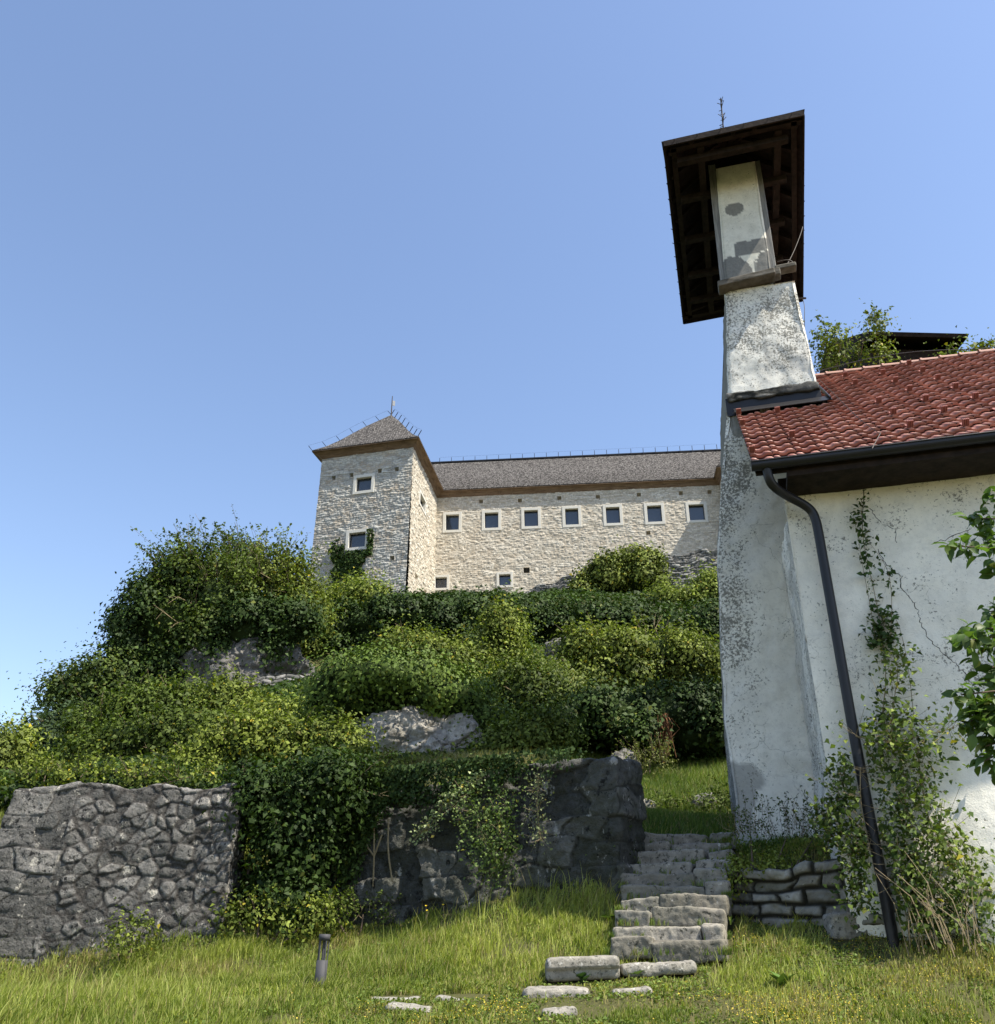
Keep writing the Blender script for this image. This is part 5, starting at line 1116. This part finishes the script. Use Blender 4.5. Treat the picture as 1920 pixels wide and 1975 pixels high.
cr = thing('clematis', 'pale flowering creeper arching over the shaded block wall', 'climber')
strand('', '', [(930, 1500), (880, 1530), (850, 1560), (835, 1590), (805, 1610)], 0, .05, 420, (.16, .21, .07), (.36, .40, .20), 301, .07, cr, (pl_ + wn * .1, wn), nrm=wn)
strand('', '', [(900, 1530), (920, 1570), (935, 1620), (960, 1660)], 0, .045, 1500, (.07, .11, .03), (.20, .26, .08), 302, .17, cr, (pl_ + wn * .1, wn), nrm=wn)
strand('', '', [(980, 1545), (960, 1580), (990, 1620), (950, 1690)], 0, .045, 1100, (.06, .10, .02), (.16, .22, .06), 303, .15, cr, (pl_ + wn * .06, wn), nrm=wn)
strand('', '', [(1040, 1500), (1035, 1560), (1045, 1620)], 0, .035, 420, (.12, .15, .06), (.30, .33, .16), 304, .10, cr, (pl_ + wn * .04, wn), nrm=wn)
stt = thing('bare_vine', 'bare forked vine stems on the shaded wall beside the dark shrub', 'climber'); mb = MB()
for pts in ([(722, 1595), (722, 1650), (720, 1710)], [(705, 1600), (706, 1630), (722, 1652)], [(737, 1610), (722, 1652)], [(750, 1580), (748, 1640), (757, 1700)], [(648, 1650), (646, 1700)]):
    mb.tube(smooth_path([Pn(x, y, pl_, wn) for x, y in pts]), .012, 5)
mb.build('stem', STEM, stt)
# climber on the church wall
cp_ = (corner + cN * .07, cN); vine = thing('wall_vine', 'thin green vine climbing the white church wall beside the downpipe', 'climber')
V1, V2 = (.028, .055, .014), (.075, .125, .03)
strand('', '', [(1700, 1400), (1712, 1300), (1700, 1210), (1685, 1130), (1668, 1060), (1662, 1000), (1662, 960)], 0, .075, 150, V1, V2, 311, .05, vine, cp_, nrm=cN, r=.007)
strand('', '', [(1690, 1240), (1680, 1170), (1664, 1090), (1655, 1030), (1645, 990)], 0, .07, 90, V1, V2, 312, .06, vine, cp_, nrm=cN, r=.005)
strand('', '', [(1716, 1240), (1722, 1180), (1718, 1110), (1700, 1075), (1672, 1040)], 0, .07, 70, V1, V2, 313, .05, vine, cp_, nrm=cN, r=.005)
strand('', '', [(1700, 1240), (1700, 1225), (1702, 1200)], 0, .08, 150, V1, V2, 314, .09, vine, cp_, nrm=cN, r=.005)
strand('', '', [(1765, 1400), (1755, 1300), (1740, 1220), (1722, 1178), (1708, 1190)], 0, .06, 24, V1, V2, 315, .03, vine, cp_, nrm=cN, r=.005)
cp2 = (corner + cN * .22, cN)
strand('', '', [(1720, 1420), (1725, 1350), (1735, 1290), (1722, 1260)], 0, .075, 260, V2, BRB, 316, .12, vine, cp2, nrm=cN, r=.008)
base_ = thing('wall_creeper', 'tangled creeper thicket at the foot of the church wall around the downpipe', 'climber')
strand('', '', [(1650, 1420), (1700, 1430), (1760, 1425), (1840, 1405)], 0, .065, 420, V2, BRB, 321, .16, base_, cp2, nrm=cN, r=.009, nopipe=True)
for sd_, pts, N_, sp_, a_, b_2 in ((322, [(1720, 1390), (1735, 1450), (1750, 1520)], 420, .17, V1, MDB), (323, [(1640, 1470), (1612, 1520), (1630, 1560)], 360, .12, V1, MDB), (324, [(1770, 1440), (1780, 1530), (1800, 1610)], 420, .17, V2, MDB),
                               (325, [(1660, 1480), (1660, 1560), (1680, 1640)], 520, .14, V1, MDB), (326, [(1740, 1520), (1760, 1600), (1780, 1700)], 620, .17, V1, MDB), (327, [(1810, 1600), (1850, 1660), (1880, 1720)], 520, .15, V2, BRB),
                               (328, [(1730, 1660), (1760, 1730), (1790, 1800)], 900, .18, V1, MDB), (329, [(1800, 1700), (1850, 1760), (1880, 1810)], 600, .2, V1, MDB), (331, [(1640, 1640), (1650, 1690), (1665, 1740)], 420, .12, V1, MDB), (332, [(1600, 1600), (1660, 1620), (1700, 1610)], 380, .13, V1, MDB), (330, [(1600, 1560), (1590, 1590), (1600, 1620)], 220, .10, V1, MDB)):
    o_2 = corner + cN * (.14 + .22 * max(0, (pts[-1][1] - 1500) / 300)); strand('', '', pts, 0, .062, N_, a_, b_2, sd_, sp_, base_, (o_2, cN), nrm=cN, r=.008, nopipe=True)
mb = MB(); rg = np.random.default_rng(8)
for _ in range(30):                             # dry arching stalks
    x = rg.uniform(1745, 1900); y = 1850 - rg.random() * 40; o_2 = corner + cN * rg.uniform(.4, .9); p0 = Pn(x, y, o_2, cN); L_ = rg.uniform(.3, .9); a = rg.uniform(-.8, .5)
    mb.tube([p0, p0 + UP * L_ * .6 + cU * a * .2 * L_, p0 + UP * L_ * .95 + cU * a * .7 * L_], [.006, .005, .003], 3, False)
mb.build('dry_stalks', STEM, base_)
# ------------------------------------------------------------------ broad-leaved branches at the right edge
def broad_leaf_mesh(rng, pts, nrm, tdir, size):
    """curved pointed leaves, 10 faces each"""
    n = len(pts); t = unit(tdir); nrm = unit(nrm - t * np.sum(nrm * t, 1, keepdims=True)); s = np.cross(nrm, t); w = np.array((.0, .30, .46, .44, .26, .0)); ts = np.linspace(0, 1, 6); V = []
    size = size[:, None]
    for j in range(6):
        c = pts + t * size * ts[j] - nrm * size * .35 * ts[j] ** 2
        for sd in (-1, 0, 1): V.append(c + s * size * w[j] * .62 * sd + nrm * size * (.10 * abs(sd) * w[j] / .46 + .02 * sd * math.sin(j * 2)))
    V = np.stack(V, 1).reshape(-1, 3); f = []
    for j in range(5):
        for k in range(2): a = j * 3 + k; f.append((a, a + 1, a + 4, a + 3))
    F = (np.arange(n)[:, None, None] * 18 + np.array(f)[None]).reshape(-1, 4); return V, F
fig = thing('broadleaf_tree', 'close branches with large glossy leaves reaching in at the right edge', 'tree', loc=(3.6, 4.3, ground_z1(3.6, 4.3)))
rg = np.random.default_rng(12); mbt = MB(); base0 = np.array((3.6, 4.3, ground_z1(3.6, 4.3) - .2)); crown = np.array((3.35, 4.4, 2.0))
trk = smooth_path([base0, base0 + (.25, 0, 1.0), (3.75, 4.4, .8), crown + (.3, .1, 0), crown + (.5, .2, 1.0), crown + (.45, .2, 1.8)]); mbt.tube(trk, np.linspace(.075, .012, len(trk)), 8); LV, LF_, LC_ = [], [], []; kk = 0
tips = [(1845, 1053, 4.4, 30), (1885, 1000, 4.5, 30), (1905, 1040, 4.5, 30), (1920, 960, 4.6, 20), (1850, 1240, 4.3, 34), (1880, 1215, 4.4, 30), (1910, 1180, 4.5, 26), (1905, 1250, 4.4, 34), (1900, 1290, 4.4, 20),
        (1855, 1340, 4.3, 24), (1880, 1375, 4.4, 40), (1860, 1395, 4.4, 34), (1905, 1400, 4.4, 44), (1915, 1350, 4.4, 34), (1900, 1440, 4.4, 28), (1895, 1470, 4.4, 14), (1918, 1480, 4.4, 18), (1935, 1100, 4.5, 40), (1950, 1300, 4.5, 60), (1970, 1180, 4.6, 60), (1990, 1400, 4.5, 60), (2000, 1050, 4.6, 60)]
far = [(rg.uniform(3.2, 5.4), rg.uniform(3.9, 5.6), rg.uniform(.8, 4.2)) for _ in range(60)]
far = [q for q in far if 960 + FPX * q[0] / (q[1] * CP + q[2] * SP) > 2080]
for (x, y, Y, N_) in tips + [(a_, b_, c_2, -46) for a_, b_, c_2 in far]:
    tp = P(x, y, Y) if N_ > 0 else np.array((x, y, Y)); N_ = abs(N_); st_ = crown + np.array((-.1, 0, (tp[2] - 2.0) * .7 - .1)) + rg.normal(size=3) * .05; md = (tp + st_) / 2 + UP * .06; br = smooth_path([st_, md, tp]); mbt.tube(br, np.linspace(.012, .003, len(br)), 5, False)
    N_ = int(N_ * 1.25); t = 1 - rg.random(N_) ** 1.3 * .30; i = np.clip((t * (len(br) - 1)).astype(int), 0, len(br) - 2); p = br[i] + (br[i + 1] - br[i]) * (t * (len(br) - 1) - i)[:, None] + rg.normal(size=(N_, 3)) * .028
    dr = unit(br[-1] - br[-3]) * .55 + rg.normal(size=(N_, 3)) * .62; dr[:, 2] -= .12; nm = UP * .8 + rg.normal(size=(N_, 3)) * .45 + np.array((0, -.25, 0)); sz = .050 + .038 * rg.random(N_)
    V, F = broad_leaf_mesh(rg, p, nm, dr, sz); LV.append(V); LF_.append(F + kk); kk += len(V); c_ = leaf_cols(rg, N_, (.045, .085, .018), (.11, .175, .035), None, .03, 1, .2); LC_.append(np.repeat(c_, 18, 0))
for nm_, V_, F_, C_ in (('foliage', np.concatenate(LV), np.concatenate(LF_), np.concatenate(LC_)),):
    o = mesh_np(nm_, V_, F_, BIGLEAF, None, {'Col': C_}, smooth=True); o.parent = fig; o.location = -fig.location
o = mbt.build('trunk', BARK, None, True); o.parent = fig; o.location = -fig.location

# ------------------------------------------------------------------ grass
def in_rect(x, y, o, u, n, L, T, m=.03):
    a = (x - o[0]) * u[0] + (y - o[1]) * u[1]; b = (x - o[0]) * n[0] + (y - o[1]) * n[1]; return (a > -m) & (a < L + m) & (b > -m) & (b < T + m)
def free(x, y):
    k = ~in_rect(x, y, (lx0, 13.4), (1, 0), (0, 1), LX, .85, -.02) & ~in_rect(x, y, oC, wu, -wn, LC, .9, -.02)
    p = np.stack((x, y), -1) - ST0[:2]; a = p @ ST_F[:2]; b = p @ ST_R[:2]; k &= ~((a > .0) & (a < NSTEP * TREAD + .1) & (b > -.66) & (b < .66))
    k &= ~in_rect(x, y, oB, cU, -cN, 12, 10, .0) & ~in_rect(x, y, PA - cU * .6, cU, -cN, 8, 8, 0) & ~in_rect(x, y, d0, du_, -dn_, LD, .45, -.05); return k
SLABS = [(o.matrix_world, o) for o in COL.objects if o.get('category') == 'stone slab']
boxes = []
for _, o in SLABS:
    c_ = np.zeros(len(o.data.vertices) * 3, np.float32); o.data.vertices.foreach_get('co', c_); c_ = c_.reshape(-1, 3); boxes.append((c_.min(0), c_.max(0)))
def noslab(x, y, m=0.):
    k = np.ones(x.shape, bool)
    for a, b in boxes: k &= ~((x > a[0] - m) & (x < b[0] + m) & (y > a[1] - m) & (y < b[1] + m))
    return k
rg = np.random.default_rng(99)
def scatter(N, y0, y1, margin=1.4, xr=None):
    y = y0 + (y1 - y0) * rg.random(N) ** 1.0; x = (rg.random(N) * 2 - 1) * (y * .56 + margin) if xr is None else rg.uniform(*xr, N); return x, y
def grass(name, label, x, y, hfn, width, seed, ca, cb, dry):
    k = free(x, y); x, y = x[k], y[k]; n = len(x); z = ground_final(x, y); p = np.stack((x, y, z), -1); r = np.random.default_rng(seed)
    h = hfn(x, y) * (.5 + r.random(n)); a = r.random(n) * 6.283; l = .25 + .75 * r.random(n); wind = np.array((.25, -.15))
    dx = np.cos(a) * l + wind[0]; dy = np.sin(a) * l + wind[1]; d = np.stack((dx, dy, dx * 0), -1); sd = np.stack((-np.sin(a), np.cos(a), a * 0), -1); w_ = width * (.6 + .8 * r.random(n))[:, None]; H = h[:, None]
    sd = unit(sd * .6 + np.array((1, 0, 0)) * np.sign(sd[:, :1] + 1e-6) * .5)
    V = np.stack((p - sd * w_, p + sd * w_, p + UP * H * .55 + d * H * .18 + sd * w_ * .75, p + UP * H * .55 + d * H * .18 - sd * w_ * .75, p + UP * H * .92 + d * H * .62), 1).reshape(-1, 3)
    i = np.arange(n)[:, None] * 5; t = np.clip(fbm(np.stack((x * .8, y * .8, x * 0), -1), 61, 3) * 1.6 - .4 + .25 * r.normal(size=n), 0, 1)[:, None]
    c_ = np.array(ca) * (1 - t) + np.array(cb) * t; q = (r.random(n) < dry(x, y))[:, None]; c_ = np.where(q, np.array((.26, .22, .09)) * (.7 + .6 * r.random((n, 1))), c_) * (.75 + .5 * r.random((n, 1)))
    return mesh_np(name, V, [i + np.array((0, 1, 2, 3)), i + np.array((3, 2, 4))], GRASSM, None, {'Col': np.repeat(c_, 5, 0)})
# drier, shorter turf towards the lower right and round the slabs; longer on the hump
def hmap(x, y):
    hump = np.exp(-(((x + .2) / 1.9) ** 2 + ((y - 11.9) / 1.2) ** 2)); left = sstep(-x, 1.5, 4) * .06; path = np.exp(-(((x - .6) / 1.1) ** 2 + ((y - 9.9) / 1.0) ** 2))
    slf = np.ones(np.shape(x))
    for a_, b_ in boxes: slf = np.where((x > a_[0] - .05) & (x < b_[0] + .05) & (y > a_[1] - .4) & (y < a_[1] + .05), .5, slf)
    tuft = .55 + .9 * sstep(vnoise(np.stack((x * 5, y * 5, x * 0), -1), 12), .2, .9)
    return .82 * slf * tuft * np.clip(.085 + .12 * hump + left - .045 * path + .05 * (fbm(np.stack((x, y, x * 0), -1), 3, 3) - .5) - .02 * sstep(10.2 - y, 0, 1), .035, .3)
def dry(x, y):
    f = fbm(np.stack((x * .9, y * .9, x * 0), -1), 71, 3); return np.clip(.10 + .62 * sstep(f + .22 * sstep(x, -.5, 2.5) * sstep(10.6 - y, 0, 1.2), .52, .70) + .28 * np.exp(-(((x - .9) / 1.2) ** 2 + ((y - 10.1) / .8) ** 2)), 0, .75)
x1, y1 = scatter(330000, 7.4, 13.6); x2, y2 = scatter(80000, 13.2, 24.5, 1.0, (1.0, 6.8)); x3, y3 = scatter(16000, 4.5, 7.4); x4, y4 = scatter(42000, 13.6, 16.2, 0, (-4.6, .8)); x5, y5 = scatter(30000, 13.3, 17.5, 0, (-12., -6.9)); x3, y3 = np.concatenate((x3, x4, x5)), np.concatenate((y3, y4, y5))
k = noslab(x1, y1); thin = sstep(fbm(np.stack((x1 * 1.6, y1 * 1.6, x1 * 0), -1), 19, 3) + .22 * np.exp(-(((x1 - .9) / 1.4) ** 2 + ((y1 - 9.9) / .9) ** 2)), .50, .72); k &= rg.random(len(x1)) > thin * .85; x1, y1 = x1[k], y1[k]
g1 = grass('grass', '', np.concatenate((x1, x3)), np.concatenate((y1, y3)), hmap, .0046, 1, (.12, .16, .024), (.34, .36, .08), dry); tag(g1, 'long meadow grass on the slope in front of the walls', 'grass', kind='stuff')
xl, yl = scatter(26000, 7.4, 14.5); kl = noslab(xl, yl, .05) & (fbm(np.stack((xl * 1.3, yl * 1.3, xl * 0), -1), 29, 3) + .15 * rg.normal(size=len(xl)) > .5); gl = grass('grass', '', xl[kl], yl[kl], lambda x, y: hmap(x, y) * 1.9 + .03, .0034, 21, (.16, .20, .035), (.40, .42, .12), lambda x, y: .25 + 0 * x); tag(gl, 'longer pale grass blades and seed stalks standing above the meadow', 'grass', kind='stuff')
g2 = grass('grass', '', x2, y2, lambda x, y: .13 + .10 * sstep(y, 19, 21) + .0 * x, .007, 2, (.07, .115, .02), (.19, .24, .055), lambda x, y: .10 + 0 * x); tag(g2, 'tall grass on the bank above the stairs', 'grass', kind='stuff')
# clover and small herbs between the blades
x, y = scatter(80000, 7.4, 13.4); k = free(x, y) & noslab(x, y); x, y = x[k], y[k]; p = np.stack((x, y, ground_final(x, y) + .02 + .05 * rg.random(len(x)) * hmap(x, y) / .1), -1)
f = fbm(np.stack((x * 1.2, y * 1.2, x * 0), -1), 44, 3); k = rg.random(len(x)) < sstep(f, .35, .6); p = p[k]; x, y = x[k], y[k]
hb = leaf_object('clover', p, UP + rg.normal(size=p.shape) * .5, .022 + .022 * rg.random(len(p)), leaf_cols(rg, len(p), (.06, .10, .02), (.17, .22, .05), p, .05, 3), LEAF, rg, None, aspect=.8); tag(hb, 'low clover and small herbs in the turf', 'ground cover', kind='stuff')
x, y = scatter(90000, 7.6, 11.2); fy = fbm(np.stack((x * .9, y * .9, x * 0), -1), 71, 3); sel = sstep(fy + .26 * sstep(x, 0., 3.0) * sstep(10.4 - y, 0, 1.2) + .25 * np.exp(-(((x + 2.2) / .6) ** 2 + ((y - 9.5) / .5) ** 2)), .58, .80)
k = free(x, y) & noslab(x, y) & (rg.random(len(x)) < sel * .42); x, y = x[k], y[k]; p = np.stack((x, y, ground_final(x, y) + .04 + .07 * rg.random(len(x))), -1)
yf = leaf_object('yellow_flowers', p, UP + rg.normal(size=p.shape) * .6, .010 + .010 * rg.random(len(p)), np.array((.50, .40, .06)) * (.6 + .6 * rg.random((len(p), 1))), LEAF, rg, None, aspect=.9); tag(yf, 'haze of tiny yellow flowers in the foreground turf', 'ground cover', kind='stuff')
# tufts in the joints of the stairs
xs_, ys_ = [], []
for i in range(NSTEP):
    nb = 420; b_ = rg.uniform(-.72, .66, nb); b_ = np.where(rg.random(nb) < .55, np.sign(b_) * (.66 - .12 * rg.random(nb) ** 2), b_); a_ = i * TREAD - .015 - .02 * rg.random(nb); q = ST0[:2] + a_[:, None] * ST_F[:2] + b_[:, None] * ST_R[:2]; xs_.append(q[:, 0]); ys_.append(q[:, 1])
xs_, ys_ = np.concatenate(xs_), np.concatenate(ys_); _gf, _fr = ground_final, free
def ground_final(x, y): a = (np.stack((x, y), -1) - ST0[:2]) @ ST_F[:2]; return ST0[2] + np.floor(a / TREAD + 1e-3) * RISE + .0
def free(x, y): return fbm(np.stack((x * 6, y * 6, x * 0), -1), 9, 2) > .5
tg = grass('grass', '', xs_, ys_, lambda x, y: .075 + 0 * x, .004, 9, (.07, .12, .02), (.2, .25, .06), lambda x, y: .15 + 0 * x); tag(tg, 'little tufts of grass in the joints of the stone steps', 'grass', kind='stuff')
ground_final, free = _gf, _fr
# single plants
def rosette(name, label, px, py, Y, N, size, seed, up=.7, ca=(.08, .14, .03), cb=(.17, .25, .05), group=None):
    r = np.random.default_rng(seed); q = P(px, py, Y); q[2] = ground_z1(q[0], q[1]) + .02; a = r.random(N) * 6.283; d = np.stack((np.cos(a), np.sin(a), up + .5 * r.random(N)), -1)
    V, F = broad_leaf_mesh(r, q + r.normal(size=(N, 3)) * .012, UP + r.normal(size=(N, 3)) * .2, d, size * (.6 + .7 * r.random(N))); o = mesh_np(name, V, F, LEAF, None, {'Col': np.repeat(leaf_cols(r, N, ca, cb, None, 0, 1, .2), 18, 0)}, smooth=True); return tag(o, label, 'plant', group)
rosette('broadleaf_weed', 'light green broad-leaved weed at the foot of the stairs', 1325, 1822, 11.2, 14, .15, 1)
rosette('broadleaf_weed', 'bright weed growing from the left side of the lower steps', 1180, 1768, 11.9, 16, .13, 2)
rosette('dock_plant', 'dark dock plant below the rounded slab', 1125, 1890, 10.3, 16, .15, 3, .9, (.04, .08, .03), (.10, .16, .06))
rosette('dock_plant', 'greyish dock leaves under the thin flat slab', 1225, 1885, 10.35, 18, .13, 4, .7, (.05, .09, .04), (.12, .17, .08))
rosette('dock_plant', 'tall leafy dock in the yellow turf at lower right', 1515, 1915, 9.7, 22, .15, 5, 1.6)
rosette('dock_plant', 'leafy weed in the grass left of the bollard light', 245, 1825, 12.3, 40, .12, 6, 1.3)
bush('nettle_patch', 'bushy green weeds at the foot of the sunlit rubble wall', 'plant', [(255, 1815, 38, 26), (225, 1840, 35, 18)], 12.9, .05, 500, MDA, BRB, 132, 'stem', 12, .2, core=False)
bush('nettle_patch', 'leafy weeds at the foot of the dark shrub between the walls', 'plant', [(500, 1780, 40, 32), (560, 1790, 40, 28), (610, 1775, 35, 25), (455, 1790, 22, 32)], 13.4, .055, 420, MDA, BRB, 133, 'stem', 24, .3, core=False)
bush('weeds', 'grey-green weeds under the block wall', 'plant', [(700, 1775, 60, 18), (640, 1770, 30, 26)], 14.0, .045, 380, MDA, MDB, 134, 'stem', 30, .3, core=False)
bush('fern_plant', 'small green plant sprouting from the middle of the lower steps', 'plant', [(1312, 1765, 12, 20)], 11.85, .04, 700, MDA, BRB, 135, 'stem', 3, .1, core=False)
bush('bramble', 'dark creeping bramble on the bank edge at the top of the stairs', 'plant', [(1340, 1560, 60, 16), (1395, 1545, 25, 14), (1270, 1560, 30, 10)], 20.6, .07, 260, DKA, MDB, 136, 'stem', 14, .2, core=False)
bush('tall_weeds', 'wispy tall weeds against the stained church gable above the dry stone wall', 'plant', [(1450, 1625, 40, 28), (1520, 1630, 50, 25), (1580, 1625, 40, 30)], 12.3, .035, 300, MDA, MDB, 137, 'stem', 60, .55, shoot_dir=(0, 0, 1.6), core=False)
bush('creeping_plant', 'green creeper spilling over the dry stone wall', 'plant', [(1450, 1675, 50, 14), (1420, 1720, 16, 40), (1530, 1672, 60, 10), (1620, 1700, 30, 40)], 12.0, .04, 520, MDA, BRB, 138, 'stem', 20, .18, core=False)
bush('meadow_stalks', 'tall seeding grass stalks on the bank behind the block wall', 'plant', [(1255, 1480, 40, 22), (1225, 1500, 30, 16)], 22.6, .05, 110, BRA, (.3, .3, .12), 139, 'stem', 60, .6, shoot_dir=(0, 0, 1.6), core=False)
bush('weeds', 'green tuft at the left foot of the stairs beside the block wall', 'plant', [(1200, 1640, 12, 18), (1195, 1690, 14, 14)], 12.7, .04, 600, MDA, MDB, 140, 'stem', 6, .15, core=False)
# straw-coloured dry grass on the block wall's ledge
x, y = scatter(9000, 15.2, 16.6, 0, (-2.2, 1.2)); z = ground_final(x, y); r = np.random.default_rng(4)
dg = grass('dry_grass', '', x, y, lambda x, y: .32 + 0 * x, .006, 7, (.22, .2, .09), (.42, .38, .22), lambda x, y: .5 + 0 * x); tag(dg, 'dry straw-coloured grass on the ledge under the pale rock', 'grass', kind='stuff')
# yellow meadow flowers by the block wall
for i, (px, py) in enumerate(((822, 1747), (824, 1756), (855, 1745))):
    q = P(px, py, 13.3); r = np.random.default_rng(i); g0 = ground_z1(q[0], q[1]); f_ = thing('yellow_flower', ('taller left one', 'wide open lowest one', 'separate right one')[i] + ' of three yellow hawkweed flowers under the block wall', 'flower', 'yellow flowers under the block wall', loc=(q[0], q[1], g0)); mb = MB()
    mb.tube([(0, 0, 0), (.01, 0, (q[2] - g0) * .6), (0, 0, q[2] - g0)], .003, 5); mb.build('stem', STEM, f_); a = np.arange(12) / 12 * 6.283; V, F = broad_leaf_mesh(r, np.tile((0, 0, q[2] - g0), (12, 1)) + 0., np.tile((0, -.6, 1.), (12, 1)), np.stack((np.cos(a), np.sin(a) * .7 - .0, .35 + np.sin(a) * .5), -1), np.full(12, .017))
    mesh_np('petals', V, F, plain('yellow_petals', (.75, .55, .03), .6, .2), f_)
